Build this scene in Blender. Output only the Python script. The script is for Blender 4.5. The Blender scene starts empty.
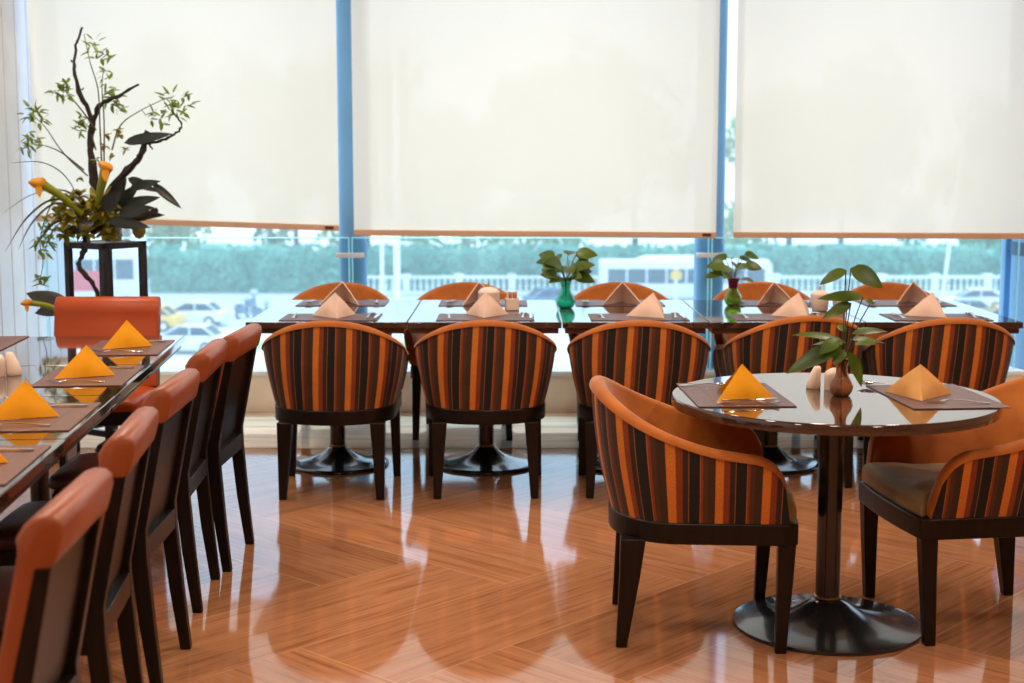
import bpy, math, random
import numpy as np
from mathutils import Vector, Matrix, Euler

random.seed(7)
C = bpy.context.scene.collection
PI = math.pi

# ------------------------------------------------------------------ camera numbers
FPX, PITCH, EYE = 1430.0, math.radians(7.15), 1.486


def at(px, py, Y):
    """world point at depth Y seen in the direction of a 1024x683 pixel"""
    u = (px - 512) / FPX
    v = -(py - 341.5) / FPX
    ry = math.cos(PITCH) + v * math.sin(PITCH)
    rz = -math.sin(PITCH) + v * math.cos(PITCH)
    t = Y / ry
    return Vector((u * t, Y, EYE + rz * t))


# ------------------------------------------------------------------ materials
def lin(r, g, b):
    f = lambda c: (c / 255 / 12.92) if c / 255 <= 0.04045 else ((c / 255 + 0.055) / 1.055) ** 2.4
    return (f(r), f(g), f(b), 1.0)


class N:
    def __init__(s, name):
        s.m = bpy.data.materials.new(name)
        s.m.use_nodes = True
        s.t = s.m.node_tree
        s.t.nodes.clear()
        s.out = s.t.nodes.new('ShaderNodeOutputMaterial')

    def n(s, typ, **kw):
        nd = s.t.nodes.new(typ)
        for k, v in kw.items():
            setattr(nd, k, v)
        return nd

    def set(s, nd, key, val):
        if hasattr(val, 'is_output') or isinstance(val, bpy.types.NodeSocket):
            s.t.links.new(val, nd.inputs[key])
        elif val is not None:
            nd.inputs[key].default_value = val

    def math(s, op, a, b=None, c=None):
        nd = s.n('ShaderNodeMath', operation=op)
        s.set(nd, 0, a)
        if b is not None:
            s.set(nd, 1, b)
        if c is not None:
            s.set(nd, 2, c)
        return nd.outputs[0]

    def mixf(s, f, a, b):
        nd = s.n('ShaderNodeMix', data_type='FLOAT')
        s.set(nd, 0, f); s.set(nd, 2, a); s.set(nd, 3, b)
        return nd.outputs[0]

    def mixc(s, f, a, b, mode='MIX'):
        nd = s.n('ShaderNodeMix', data_type='RGBA', blend_type=mode)
        s.set(nd, 0, f); s.set(nd, 6, a); s.set(nd, 7, b)
        return nd.outputs[2]

    def comb(s, x, y, z):
        nd = s.n('ShaderNodeCombineXYZ')
        s.set(nd, 0, x); s.set(nd, 1, y); s.set(nd, 2, z)
        return nd.outputs[0]

    def noise(s, vec, scale, detail=3, rough=.5):
        nd = s.n('ShaderNodeTexNoise')
        if vec is not None:
            s.set(nd, 'Vector', vec)
        nd.inputs['Scale'].default_value = scale
        nd.inputs['Detail'].default_value = detail
        nd.inputs['Roughness'].default_value = rough
        return nd.outputs['Fac']

    def ramp(s, fac, stops, interp='LINEAR'):
        nd = s.n('ShaderNodeValToRGB')
        cr = nd.color_ramp
        cr.interpolation = interp
        while len(cr.elements) < len(stops):
            cr.elements.new(0.5)
        for e, (p, c) in zip(cr.elements, stops):
            e.position = p
            e.color = c
        s.set(nd, 0, fac)
        return nd.outputs[0]

    def obj(s):
        return s.n('ShaderNodeTexCoord').outputs['Object']

    def pos(s):
        return s.n('ShaderNodeNewGeometry').outputs['Position']

    def bump(s, h, strength=.2, dist=.01):
        nd = s.n('ShaderNodeBump')
        nd.inputs['Strength'].default_value = strength
        nd.inputs['Distance'].default_value = dist
        s.set(nd, 'Height', h)
        return nd.outputs[0]

    def pr(s, color, rough=.5, metal=0, normal=None, **kw):
        nd = s.n('ShaderNodeBsdfPrincipled')
        s.set(nd, 'Base Color', color); s.set(nd, 'Roughness', rough); s.set(nd, 'Metallic', metal)
        if normal is not None:
            s.set(nd, 'Normal', normal)
        for k, v in kw.items():
            s.set(nd, k.replace('_', ' '), v)
        s.t.links.new(nd.outputs[0], s.out.inputs[0])
        return nd

    def end(s, sh):
        s.t.links.new(sh, s.out.inputs[0])
        return s.m


def plain(name, color, rough=.5, metal=0, var=.12, scale=20, bump=0, **kw):
    m = N(name)
    f = m.noise(m.obj(), scale, 4)
    dark = tuple(c * (1 - var) for c in color[:3]) + (1,)
    lite = tuple(min(1, c * (1 + var)) for c in color[:3]) + (1,)
    col = m.ramp(f, [(.3, dark), (.7, lite)])
    nr = m.bump(f, bump) if bump else None
    m.pr(col, rough, metal, nr, **kw)
    return m.m


M = {}
# dark stained wood
m = N('dark_wood')
tc = m.n('ShaderNodeMapping'); m.set(tc, 0, m.obj()); tc.inputs['Scale'].default_value = (30, 30, 3)
f = m.noise(tc.outputs[0], 2, 5)
m.pr(m.ramp(f, [(.3, (.005, .003, .0025, 1)), (.75, (.013, .0075, .006, 1))]), .34, 0, m.bump(f, .05), Specular_IOR_Level=.28)
M['wood'] = m.m
# striped velvet
m = N('striped_velvet')
uv = m.n('ShaderNodeUVMap', uv_map='UVMap').outputs[0]
sep = m.n('ShaderNodeSeparateXYZ'); m.set(sep, 0, uv)
fr = m.math('FRACT', m.math('ADD', m.math('MULTIPLY', sep.outputs[0], 1 / .138), .12))
BLK = lin(11, 7, 6); DBR = lin(48, 25, 10); RST = lin(130, 54, 12); ORG = lin(204, 118, 38); BRN = lin(78, 42, 16); OLV = lin(56, 35, 16); TAN = lin(170, 104, 50)
st = [(0, BLK), (.20, TAN), (.212, DBR), (.33, RST), (.46, TAN), (.472, ORG), (.64, OLV), (.80, BRN), (.90, RST), (.955, TAN), (.97, BLK)]
c = m.ramp(fr, st, 'CONSTANT')
nz = m.noise(uv, 220, 2)
nz2 = m.noise(uv, 9, 3)
c = m.mixc(.35, c, m.ramp(nz, [(.3, (.45, .45, .45, 1)), (.7, (1.5, 1.5, 1.5, 1))]), 'MULTIPLY')
c = m.mixc(.3, c, m.ramp(nz2, [(.3, (.6, .6, .6, 1)), (.7, (1.4, 1.4, 1.4, 1))]), 'MULTIPLY')
m.pr(c, .75, 0, m.bump(nz, .15, .002), Sheen_Weight=.1, Sheen_Roughness=.4)
M['stripe'] = m.m
# orange velvet
m = N('orange_velvet')
f = m.noise(m.obj(), 7, 4)
f2 = m.noise(m.obj(), 260, 2)
m.pr(m.ramp(f, [(.3, lin(156, 80, 10)), (.7, lin(192, 108, 20))]), .7, 0, m.bump(f2, .15, .002), Sheen_Weight=.35, Sheen_Roughness=.35)
M['velvet'] = m.m
m = N('olive_velvet')
f = m.noise(m.obj(), 9, 4)
f2 = m.noise(m.obj(), 260, 2)
m.pr(m.ramp(f, [(.3, lin(124, 100, 58)), (.7, lin(170, 142, 86))]), .65, 0, m.bump(f2, .15, .002), Sheen_Weight=.5, Sheen_Roughness=.35)
M['olive'] = m.m


def leather(name, a, b, rough):
    m = N(name)
    v = m.n('ShaderNodeTexVoronoi'); m.set(v, 'Vector', m.obj()); v.inputs['Scale'].default_value = 160
    f = m.noise(m.obj(), 5, 3)
    m.pr(m.ramp(f, [(.3, a), (.7, b)]), rough, 0, m.bump(v.outputs['Distance'], .12, .003))
    return m.m


M['leather'] = leather('tan_leather', lin(140, 66, 28), lin(164, 84, 42), .36)
M['leather_orange'] = leather('orange_leather', lin(166, 62, 8), lin(184, 74, 12), .42)
M['leather_brown'] = leather('brown_leather', lin(56, 30, 20), lin(70, 38, 26), .4)
# glossy dark tabletop
m = N('tabletop_gloss')
f = m.noise(m.pos(), 3.5, 5, .6)
m.pr(m.ramp(f, [(.35, lin(52, 34, 28)), (.55, lin(66, 44, 36)), (.7, lin(88, 62, 50))]), .06, 0, IOR=1.62, Coat_Weight=.6, Coat_Roughness=.03, Coat_IOR=1.55)
M['top'] = m.m
m = N('tabletop_edge')
f = m.noise(m.obj(), 12, 3)
m.pr(m.ramp(f, [(.3, lin(56, 34, 26)), (.7, lin(78, 50, 38))]), .2)
M['topedge'] = m.m
M['blackmetal'] = plain('black_cast_metal', (.012, .012, .014, 1), .2, 0, .2, 30, Coat_Weight=.6, Coat_Roughness=.08)
M['brass'] = plain('brass_ring', lin(190, 150, 90), .3, 1)
M['steel'] = plain('polished_steel', (.72, .72, .74, 1), .14, 1, .05)
M['ceramic'] = plain('cream_ceramic', lin(240, 216, 200), .25, 0, .04, 6)
M['ceramic_holes'] = plain('shaker_holes', (.02, .02, .02, 1), .6)
M['paper'] = plain('sugar_packets', lin(222, 150, 96), .7, 0, .1, 60)


def cloth(name, a, b):
    m = N(name)
    f = m.noise(m.obj(), 14, 4)
    w = m.noise(m.obj(), 420, 1)
    d = m.n('ShaderNodeBsdfDiffuse'); m.set(d, 0, m.ramp(f, [(.3, a), (.7, b)])); m.set(d, 'Normal', m.bump(w, .25, .002))
    t = m.n('ShaderNodeBsdfTranslucent'); m.set(t, 0, a)
    mx = m.n('ShaderNodeMixShader'); mx.inputs[0].default_value = .18
    m.t.links.new(d.outputs[0], mx.inputs[1]); m.t.links.new(t.outputs[0], mx.inputs[2])
    return m.end(mx.outputs[0])


M['napkin_gold'] = cloth('gold_linen', lin(242, 166, 36), lin(252, 180, 54))
M['napkin_pale'] = cloth('peach_linen', lin(244, 210, 190), lin(250, 222, 204))
M['napkin_mid'] = cloth('apricot_linen', lin(232, 172, 104), lin(244, 188, 122))


def mat_mat(name, a, b):
    m = N(name)
    o = m.obj()
    sp = m.n('ShaderNodeSeparateXYZ'); m.set(sp, 0, o)
    wx = m.math('SINE', m.math('MULTIPLY', sp.outputs[0], 1400)); wy = m.math('SINE', m.math('MULTIPLY', sp.outputs[1], 1400))
    w = m.math('MULTIPLY', wx, wy)
    # stitched blocks: thin darker lines
    lx = m.math('LESS_THAN', m.math('ABSOLUTE', m.math('SUBTRACT', m.math('ABSOLUTE', sp.outputs[0]), .145)), .0022)
    ly = m.math('LESS_THAN', m.math('ABSOLUTE', m.math('SUBTRACT', m.math('ABSOLUTE', sp.outputs[1]), .085)), .0022)
    l = m.math('MAXIMUM', lx, ly)
    c = m.mixc(m.math('MULTIPLY_ADD', w, .5, .5), a, b)
    c = m.mixc(m.math('MULTIPLY', l, .55), c, (.02, .012, .012, 1))
    m.pr(c, .42, 0, m.bump(w, .2, .001))
    return m.m


M['placemat'] = mat_mat('woven_placemat', lin(84, 56, 54), lin(112, 78, 74))
M['placemat_rust'] = mat_mat('woven_placemat_rust', lin(98, 60, 46), lin(124, 80, 62))

# floor: polished vein-cut stone slabs laid as herringbone
m = N('polished_stone_floor')
p = m.pos()
mp = m.n('ShaderNodeMapping'); m.set(mp, 0, p)
mp.inputs['Rotation'].default_value = (0, 0, math.radians(43))
mp.inputs['Scale'].default_value = (1 / .46, 1 / .46, 1)
mp.inputs['Location'].default_value = (.35, .2, 0)
sp = m.n('ShaderNodeSeparateXYZ'); m.set(sp, 0, mp.outputs[0])
u, v = sp.outputs[0], sp.outputs[1]
i, j = m.math('FLOOR', u), m.math('FLOOR', v)
L = 3
d = m.math('FLOORED_MODULO', m.math('SUBTRACT', i, j), 2 * L)
hor = m.math('LESS_THAN', d, L - .5)
alongh = m.math('ADD', m.math('SUBTRACT', u, i), d)
alongv = m.math('ADD', m.math('SUBTRACT', v, j), m.math('SUBTRACT', 2 * L - 1, d))
fu, fv = m.math('SUBTRACT', u, i), m.math('SUBTRACT', v, j)
along = m.mixf(hor, alongv, alongh)
across = m.mixf(hor, fu, fv)
idh = m.math('ADD', m.math('MULTIPLY', m.math('SUBTRACT', i, d), 7.31), m.math('MULTIPLY', j, 3.77))
idv = m.math('ADD', m.math('MULTIPLY', i, 5.13), m.math('MULTIPLY', m.math('ADD', j, m.math('SUBTRACT', d, 2 * L - 1)), 9.71))
bid = m.mixf(hor, m.math('ADD', idv, 91.3), idh)
wn = m.n('ShaderNodeTexWhiteNoise', noise_dimensions='1D'); m.set(wn, 'W', bid)
rnd = wn.outputs['Value']
vec = m.comb(m.math('MULTIPLY', along, .55), m.math('MULTIPLY', across, 9), m.math('MULTIPLY', rnd, 40))
n1 = m.noise(vec, 1.3, 5, .6)
vec2 = m.comb(m.math('MULTIPLY', along, 1.2), m.math('MULTIPLY', across, 26), m.math('MULTIPLY', rnd, 60))
n2 = m.noise(vec2, 1.2, 4, .6)
base = m.ramp(n1, [(.25, lin(178, 118, 80)), (.45, lin(190, 130, 91)), (.6, lin(200, 140, 100)), (.8, lin(184, 124, 85))])
base = m.mixc(.5, base, m.ramp(n2, [(.33, lin(165, 150, 140)), (.5, lin(255, 255, 255))]), 'MULTIPLY')
tone = m.math('MULTIPLY_ADD', rnd, .28, .75)
base = m.mixc(1, base, m.comb(tone, tone, tone), 'MULTIPLY')
ea = m.math('MINIMUM', across, m.math('SUBTRACT', 1, across))
eb = m.math('MINIMUM', along, m.math('SUBTRACT', L, along))
joint = m.math('LESS_THAN', m.math('MINIMUM', ea, eb), .006)
base = m.mixc(m.math('MULTIPLY', joint, .55), base, lin(220, 165, 120))
rough = m.math('MULTIPLY_ADD', m.noise(p, 2.5, 4), .05, .035)
m.pr(base, rough, 0, m.bump(m.noise(p, 1.6, 2), .012, .02), IOR=1.55)
M['floor'] = m.m

m = N('pale_border_stone')
p = m.pos()
mp = m.n('ShaderNodeMapping'); m.set(mp, 0, p); mp.inputs['Scale'].default_value = (.8, 7, 1); mp.inputs['Rotation'].default_value = (0, 0, .12)
m.pr(m.ramp(m.noise(mp.outputs[0], 2.2, 5, .6), [(.3, lin(208, 190, 168)), (.5, lin(240, 228, 212)), (.7, lin(248, 240, 228))]), .06, 0, IOR=1.55)
M['border'] = m.m
M['ceiling'] = plain('warm_plaster', lin(225, 205, 180), .9)
M['wallwarm'] = plain('warm_wall', lin(196, 156, 120), .8)
m = N('white_boards')
f = m.noise(m.pos(), 3, 4)
m.pr(m.ramp(f, [(.3, lin(205, 212, 222)), (.7, lin(228, 232, 238))]), .45)
M['board'] = m.m
M['groove'] = plain('board_groove', lin(90, 96, 106), .7)
M['kick'] = plain('stone_kick', lin(236, 214, 192), .35, 0, .1, 5)
M['ledge'] = plain('white_ledge', lin(225, 228, 230), .35, 0, .04, 5)
M['post'] = plain('blue_grey_paint', lin(112, 164, 208), .4, 0, .06, 3)
M['postband'] = plain('dark_blue_band', lin(46, 80, 108), .4, 0, .06, 3)
M['clamp'] = plain('brushed_clamp', (.78, .8, .83, 1), .35, 0, .05)
M['rail'] = plain('blind_rail', lin(208, 170, 142), .45, 0, .05, 6)
M['tag'] = plain('dark_tag', lin(58, 40, 32), .5)

# clear window glass with a translucent share added as haze over the view
m = N('window_glass')
tr = m.n('ShaderNodeBsdfTransparent'); tr.inputs[0].default_value = (.91, .965, 1, 1)
gl = m.n('ShaderNodeBsdfGlossy'); gl.inputs['Roughness'].default_value = .02
fz = m.n('ShaderNodeFresnel'); fz.inputs[0].default_value = 1.45
dt = m.n('ShaderNodeBsdfTranslucent'); dt.inputs[0].default_value = (.9, .97, 1, 1)
m1 = m.n('ShaderNodeMixShader'); m.set(m1, 0, m.math('MULTIPLY_ADD', m.noise(m.pos(), 2, 4), .06, .05))
m.t.links.new(tr.outputs[0], m1.inputs[1]); m.t.links.new(dt.outputs[0], m1.inputs[2])
m2 = m.n('ShaderNodeMixShader'); m.set(m2, 0, m.math('MULTIPLY', fz.outputs[0], m.math('MULTIPLY_ADD', m.n('ShaderNodeNewGeometry').outputs['Backfacing'], -.8, .8)))
m.t.links.new(m1.outputs[0], m2.inputs[1]); m.t.links.new(gl.outputs[0], m2.inputs[2])
M['glass'] = m.end(m2.outputs[0])
m = N('balustrade_glass')
tr = m.n('ShaderNodeBsdfTransparent'); tr.inputs[0].default_value = (.90, .98, .99, 1)
gl = m.n('ShaderNodeBsdfGlossy'); gl.inputs['Roughness'].default_value = .02
fz = m.n('ShaderNodeFresnel'); fz.inputs[0].default_value = 1.4
m2 = m.n('ShaderNodeMixShader'); m.set(m2, 0, m.math('MULTIPLY', fz.outputs[0], m.math('MULTIPLY_ADD', m.n('ShaderNodeNewGeometry').outputs['Backfacing'], -.7, .7)))
m.t.links.new(tr.outputs[0], m2.inputs[1]); m.t.links.new(gl.outputs[0], m2.inputs[2])
M['balglass'] = m.end(m2.outputs[0])
m = N('glass_edge')
d = m.n('ShaderNodeBsdfTranslucent'); d.inputs[0].default_value = (.75, .95, .95, 1)
M['glassedge'] = m.end(d.outputs[0])

# blind fabric: translucent, slightly see-through weave
m = N('blind_fabric')
o = m.pos()
f = m.noise(o, 1.2, 2)
sp = m.n('ShaderNodeSeparateXYZ'); m.set(sp, 0, o)
th = m.math('MULTIPLY', m.math('SINE', m.math('MULTIPLY', sp.outputs[0], 900)), m.math('SINE', m.math('MULTIPLY', sp.outputs[2], 900)))
col = m.mixc(m.math('MULTIPLY_ADD', th, .06, .5), lin(242, 237, 218), lin(247, 244, 230))
col = m.mixc(.08, col, m.ramp(f, [(.3, (.75, .75, .75, 1)), (.7, (1, 1, 1, 1))]), 'MULTIPLY')
d = m.n('ShaderNodeBsdfDiffuse'); m.set(d, 0, col)
t = m.n('ShaderNodeBsdfTranslucent'); m.set(t, 0, col)
a = m.n('ShaderNodeMixShader'); a.inputs[0].default_value = .43
m.t.links.new(d.outputs[0], a.inputs[1]); m.t.links.new(t.outputs[0], a.inputs[2])
tr = m.n('ShaderNodeBsdfTransparent')
b = m.n('ShaderNodeMixShader'); b.inputs[0].default_value = .055
m.t.links.new(a.outputs[0], b.inputs[1]); m.t.links.new(tr.outputs[0], b.inputs[2])
M['blind'] = m.end(b.outputs[0])


def glass_col(name, colr, rough=.03):
    m = N(name)
    m.pr(colr, rough, 0, None, Transmission_Weight=.85, IOR=1.45)
    return m.m


M['greenglass'] = glass_col('green_glass', (.06, .75, .50, 1))
M['limeglass'] = glass_col('lime_glass', (.45, .75, .12, 1))
M['pinkglass'] = glass_col('magenta_glass', (.75, .03, .30, 1))
M['amberglass'] = glass_col('amber_glass', (.72, .36, .18, 1))


def leafmat(name, a, b, tl=.35, rough=.35, scale=8):
    m = N(name)
    f = m.noise(m.pos(), scale, 3)
    c = m.ramp(f, [(.3, a), (.7, b)])
    p = m.n('ShaderNodeBsdfPrincipled'); m.set(p, 'Base Color', c); m.set(p, 'Roughness', rough)
    t = m.n('ShaderNodeBsdfTranslucent'); m.set(t, 0, c)
    x = m.n('ShaderNodeMixShader'); x.inputs[0].default_value = tl
    m.t.links.new(p.outputs[0], x.inputs[1]); m.t.links.new(t.outputs[0], x.inputs[2])
    return m.end(x.outputs[0])


M['pothos'] = leafmat('pothos_leaf', lin(52, 78, 16), lin(96, 118, 30), .3)
M['darkleaf'] = leafmat('dark_leaf', lin(26, 30, 26), lin(44, 50, 44), .15, .3)
M['fern'] = leafmat('fern_leaf', lin(92, 116, 40), lin(140, 160, 60), .45)
M['strap'] = leafmat('strap_leaf', lin(58, 72, 40), lin(86, 98, 52), .3)
M['pitcher'] = leafmat('pitcher_green', lin(128, 142, 36), lin(168, 170, 50), .2)
M['hood'] = leafmat('pitcher_hood', lin(226, 150, 30), lin(246, 180, 50), .25)
M['moss'] = leafmat('moss_bloom', lin(96, 96, 22), lin(168, 150, 36), .3, .6, 30)
M['bark'] = plain('dark_bark', lin(40, 30, 26), .8, 0, .4, 30, .4)
M['stem'] = plain('thin_stem', lin(70, 66, 36), .6, 0, .2)
M['potgrey'] = plain('grey_pot', lin(150, 142, 142), .5, 0, .1, 8)
M['standblack'] = plain('black_lacquer', lin(26, 24, 26), .3, 0, .15)
M['fruit'] = plain('brown_fruit', lin(112, 96, 40), .5, 0, .2, 30)
# outdoors
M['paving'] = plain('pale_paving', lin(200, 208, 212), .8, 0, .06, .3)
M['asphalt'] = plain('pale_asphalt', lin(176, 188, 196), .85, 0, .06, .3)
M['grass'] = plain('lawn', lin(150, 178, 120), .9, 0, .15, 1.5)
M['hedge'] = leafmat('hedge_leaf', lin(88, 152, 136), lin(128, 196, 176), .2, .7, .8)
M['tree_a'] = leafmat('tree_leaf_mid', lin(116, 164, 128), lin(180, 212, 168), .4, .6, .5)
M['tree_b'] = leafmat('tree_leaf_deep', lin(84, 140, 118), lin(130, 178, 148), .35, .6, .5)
M['trunk'] = plain('tree_trunk', lin(110, 104, 96), .9, 0, .2, 1)
M['whitestone'] = plain('white_stone', lin(240, 240, 238), .6, 0, .03, 1)
M['carwhite'] = plain('white_car_paint', lin(240, 240, 242), .25, 0, .02)
M['carblue'] = plain('blue_car_paint', lin(92, 128, 160), .25, 0, .05)
M['carsilver'] = plain('silver_car_paint', lin(176, 190, 200), .3, .2, .03)
M['carred'] = plain('red_panel', lin(220, 60, 80), .35, 0, .05)
M['caryellow'] = plain('yellow_paint', lin(240, 190, 90), .4, 0, .05)
M['carglass'] = plain('vehicle_glass', lin(60, 84, 104), .1, 0, .1, 3)
M['tyre'] = plain('tyre_rubber', lin(60, 60, 64), .8)
M['lamp_red'] = plain('tail_lamp', lin(200, 40, 30), .3)
M['lamp_clear'] = plain('head_lamp', lin(230, 235, 240), .15)


# ------------------------------------------------------------------ mesh builder
class MB:
    def __init__(s):
        s.v = []; s.f = []; s.mi = []; s.uv = {}

    def add(s, verts, faces, mi=0):
        o = len(s.v)
        s.v += [tuple(x) for x in verts]
        s.f += [tuple(i + o for i in f) for f in faces]
        s.mi += [mi] * len(faces)
        return o

    def box(s, c, sz, mi=0, mat=None):
        x, y, z = [q / 2 for q in sz]
        vs = [Vector((sx * x, sy * y, sz_ * z)) for sz_ in (-1, 1) for sy in (-1, 1) for sx in (-1, 1)]
        if mat is not None:
            vs = [mat @ q for q in vs]
        vs = [q + Vector(c) for q in vs]
        s.add(vs, [(0, 2, 3, 1), (4, 5, 7, 6), (0, 1, 5, 4), (2, 6, 7, 3), (0, 4, 6, 2), (1, 3, 7, 5)], mi)
        return s

    def loft(s, rings, mi=0, cap=True, close=True):
        n = len(rings[0])
        vs = [p for r in rings for p in r]
        fs = []
        for a in range(len(rings) - 1):
            for k in range(n if close else n - 1):
                k2 = (k + 1) % n
                fs.append((a * n + k, a * n + k2, (a + 1) * n + k2, (a + 1) * n + k))
        if cap and close:
            fs.append(tuple(reversed(range(n))))
            fs.append(tuple((len(rings) - 1) * n + k for k in range(n)))
        return s.add(vs, fs, mi)

    def lathe(s, prof, n=32, c=(0, 0, 0), mi=0, cap=True):
        rings = []
        for r, z in prof:
            rings.append([Vector((c[0] + r * math.cos(2 * PI * k / n), c[1] + r * math.sin(2 * PI * k / n), c[2] + z)) for k in range(n)])
        s.loft(rings, mi, cap)
        return s

    def tube(s, pts, rad, n=8, mi=0):
        pts = [Vector(p) for p in pts]
        if not isinstance(rad, (list, tuple)):
            rad = [rad] * len(pts)
        rings = []
        ref = Vector((0.13, 0.31, 0.94)).normalized()
        for k, p in enumerate(pts):
            a = pts[max(0, k - 1)]; b = pts[min(len(pts) - 1, k + 1)]
            t = (b - a).normalized()
            x = t.cross(ref)
            if x.length < .05:
                x = t.cross(Vector((1, 0, 0)))
            x.normalize(); y = t.cross(x)
            rings.append([p + rad[k] * (math.cos(2 * PI * q / n) * x + math.sin(2 * PI * q / n) * y) for q in range(n)])
        s.loft(rings, mi)
        return s

    def prism(s, poly, z0, z1, mi=0):
        s.loft([[Vector((x, y, z0)) for x, y in poly], [Vector((x, y, z1)) for x, y in poly]], mi)
        return s

    def leaf(s, base, d, up, L, W, bend=.25, fold=.25, mi=0, n=6, power=1.0):
        base, d, up = Vector(base), Vector(d).normalized(), Vector(up)
        side = d.cross(up)
        if side.length < .01:
            side = d.cross(Vector((1, 0, 0)))
        side.normalize(); nrm = side.cross(d).normalized()
        vs = []
        for k in range(n + 1):
            t = k / n
            w = W / 2 * (math.sin(PI * min(1, t ** (.75 * power))) ** .8 + .02)
            c_ = base + d * (L * t) - nrm * (bend * L * t * t)
            vs += [c_ - side * w + nrm * (w * fold), c_, c_ + side * w + nrm * (w * fold)]
        fs = []
        for k in range(n):
            o = 3 * k
            fs += [(o, o + 1, o + 4, o + 3), (o + 1, o + 2, o + 5, o + 4)]
        s.add(vs, fs, mi)
        return s

    def mesh(s, name, mats, smooth=True, angle=40):
        me = bpy.data.meshes.new(name)
        me.from_pydata(s.v, [], s.f)
        for mt in (mats if isinstance(mats, (list, tuple)) else [mats]):
            me.materials.append(mt)
        me.polygons.foreach_set('material_index', s.mi)
        me.update()
        if smooth:
            me.polygons.foreach_set('use_smooth', [True] * len(me.polygons))
            me.set_sharp_from_angle(angle=math.radians(angle))
        return me

    def build(s, name, mats, parent=None, smooth=True, bevel=0, angle=40, recalc=True):
        me = s.mesh(name, mats, smooth, angle)
        if recalc:
            import bmesh
            bm = bmesh.new(); bm.from_mesh(me)
            bmesh.ops.recalc_face_normals(bm, faces=bm.faces)
            bm.to_mesh(me); bm.free()
        o = bpy.data.objects.new(name, me)
        C.objects.link(o)
        if parent is not None:
            o.parent = parent
        if bevel:
            b = o.modifiers.new('bevel', 'BEVEL'); b.width = bevel; b.segments = 2; b.limit_method = 'ANGLE'; b.angle_limit = math.radians(35)
        return o


def empty(name, loc=(0, 0, 0), rz=0):
    o = bpy.data.objects.new(name, None)
    o.empty_display_size = .1
    C.objects.link(o)
    o.location = loc; o.rotation_euler = (0, 0, rz)
    return o


def tag(o, label, cat, group=None, kind=None):
    o['label'] = label; o['category'] = cat
    if group:
        o['group'] = group
    if kind:
        o['kind'] = kind
    return o


def struct(o):
    o['kind'] = 'structure'
    return o


def dup(root, loc, rz, label):
    """copy a thing with its parts and their sub-parts"""
    r = root.copy(); C.objects.link(r)
    r.location = loc; r.rotation_euler = (0, 0, rz); r['label'] = label
    for ch in list(root.children):
        c_ = ch.copy(); C.objects.link(c_); c_.parent = r
        for g in list(ch.children):
            d_ = g.copy(); C.objects.link(d_); d_.parent = c_
    return r


def rotp(p, a):
    return (p[0] * math.cos(a) - p[1] * math.sin(a), p[0] * math.sin(a) + p[1] * math.cos(a))


def smooth_path(pts, n=6):
    """Catmull-Rom through points"""
    pts = [Vector(p) for p in pts]
    P = [pts[0] * 2 - pts[1]] + pts + [pts[-1] * 2 - pts[-2]]
    out = []
    for k in range(1, len(P) - 2):
        a, b, c_, d_ = P[k - 1], P[k], P[k + 1], P[k + 2]
        for q in range(n):
            t = q / n
            out.append(.5 * ((2 * b) + (c_ - a) * t + (2 * a - 5 * b + 4 * c_ - d_) * t * t + (3 * b - a - 3 * c_ + d_) * t ** 3))
    out.append(pts[-1])
    return out


def lerp_r(a, b, n):
    return [a + (b - a) * k / (n - 1) for k in range(n)]


# ------------------------------------------------------------------ setting
XL, XR, YB, YW, ZC = -2.80, 5.2, -2.6, 8.95, 3.05
b = MB(); b.box(((XL + XR) / 2, (YB + YW) / 2 + .05, -.1), (XR - XL + .4, YW - YB + .3, .2)); struct(b.build('floor', M['floor']))
YC = 8.36
b = MB(); b.box(((XL + XR) / 2, (YB + YC) / 2 - .1, ZC + .15), (XR - XL + .4, YC - YB + .2, .3)); struct(b.build('ceiling', M['ceiling']))
# unseen tall bay, added so sun reaches the blinds: its parapet and roof
b = MB(); b.box(((XL + XR) / 2, YC - .1, ZC + 1.45), (XR - XL + .4, .2, 2.3)); struct(b.build('wall_upper_added', M['ceiling']))
ZG = 5.6
b = MB(); b.box(((XL + XR) / 2, 8.68, ZG + .05), (XR - XL + .4, .7, .1)); struct(b.build('trim_7', M['ceiling']))
# left wall of white upright boards with grooves
b = MB(); b.box((XL - .12, (YB + YW) / 2, ZC / 2), (.2, YW - YB, ZC)); 
wl = struct(b.build('wall_left', M['groove']))
y = YB + .003
b = MB()
while y < YW - .05:
    b.box((XL - .01, y + .096, ZC / 2), (.024, .188, ZC)); y += .2
struct(b.build('trim_1', M['board'], bevel=.004))
b = MB(); b.box((XR + .1, (YB + YW) / 2, ZC / 2), (.2, YW - YB, ZC)); struct(b.build('wall_right', M['wallwarm']))
b = MB(); b.box(((XL + XR) / 2, YB - .1, ZC / 2), (XR - XL, .2, ZC)); struct(b.build('wall_back', M['wallwarm']))
# stone kick and ledge below the glass
b = MB(); b.box(((XL + XR) / 2, 8.68, .115), (XR - XL, .52, .23)); struct(b.build('wall_front', M['kick'], bevel=.006))
b = MB(); b.box(((XL + XR) / 2, 8.67, .242), (XR - XL, .54, .024)); struct(b.build('trim_2', M['ledge'], bevel=.004))
# pale stone border of the floor along the window
b = MB(); b.box(((XL + XR) / 2, 7.89, .0005), (XR - XL, 1.06, .003)); struct(b.build('trim_6', M['border'], smooth=False))
# window panes between the mullion lines
xs = [XL, -.94, 1.17, 3.1, XR]
for k in range(4):
    b = MB(); b.box(((xs[k] + xs[k + 1]) / 2, YW, (.25 + ZG) / 2), (xs[k + 1] - xs[k] - .05, .012, ZG - .26))
    w = struct(b.build('window_%d' % (k + 1), M['glass'], smooth=False))
for k in (1, 2, 3):
    b = MB(); b.box((xs[k], YW, (.25 + ZG) / 2), (.05, .09, ZG - .26)); struct(b.build('trim_%d' % (k + 2), M['post'], bevel=.004))


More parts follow.
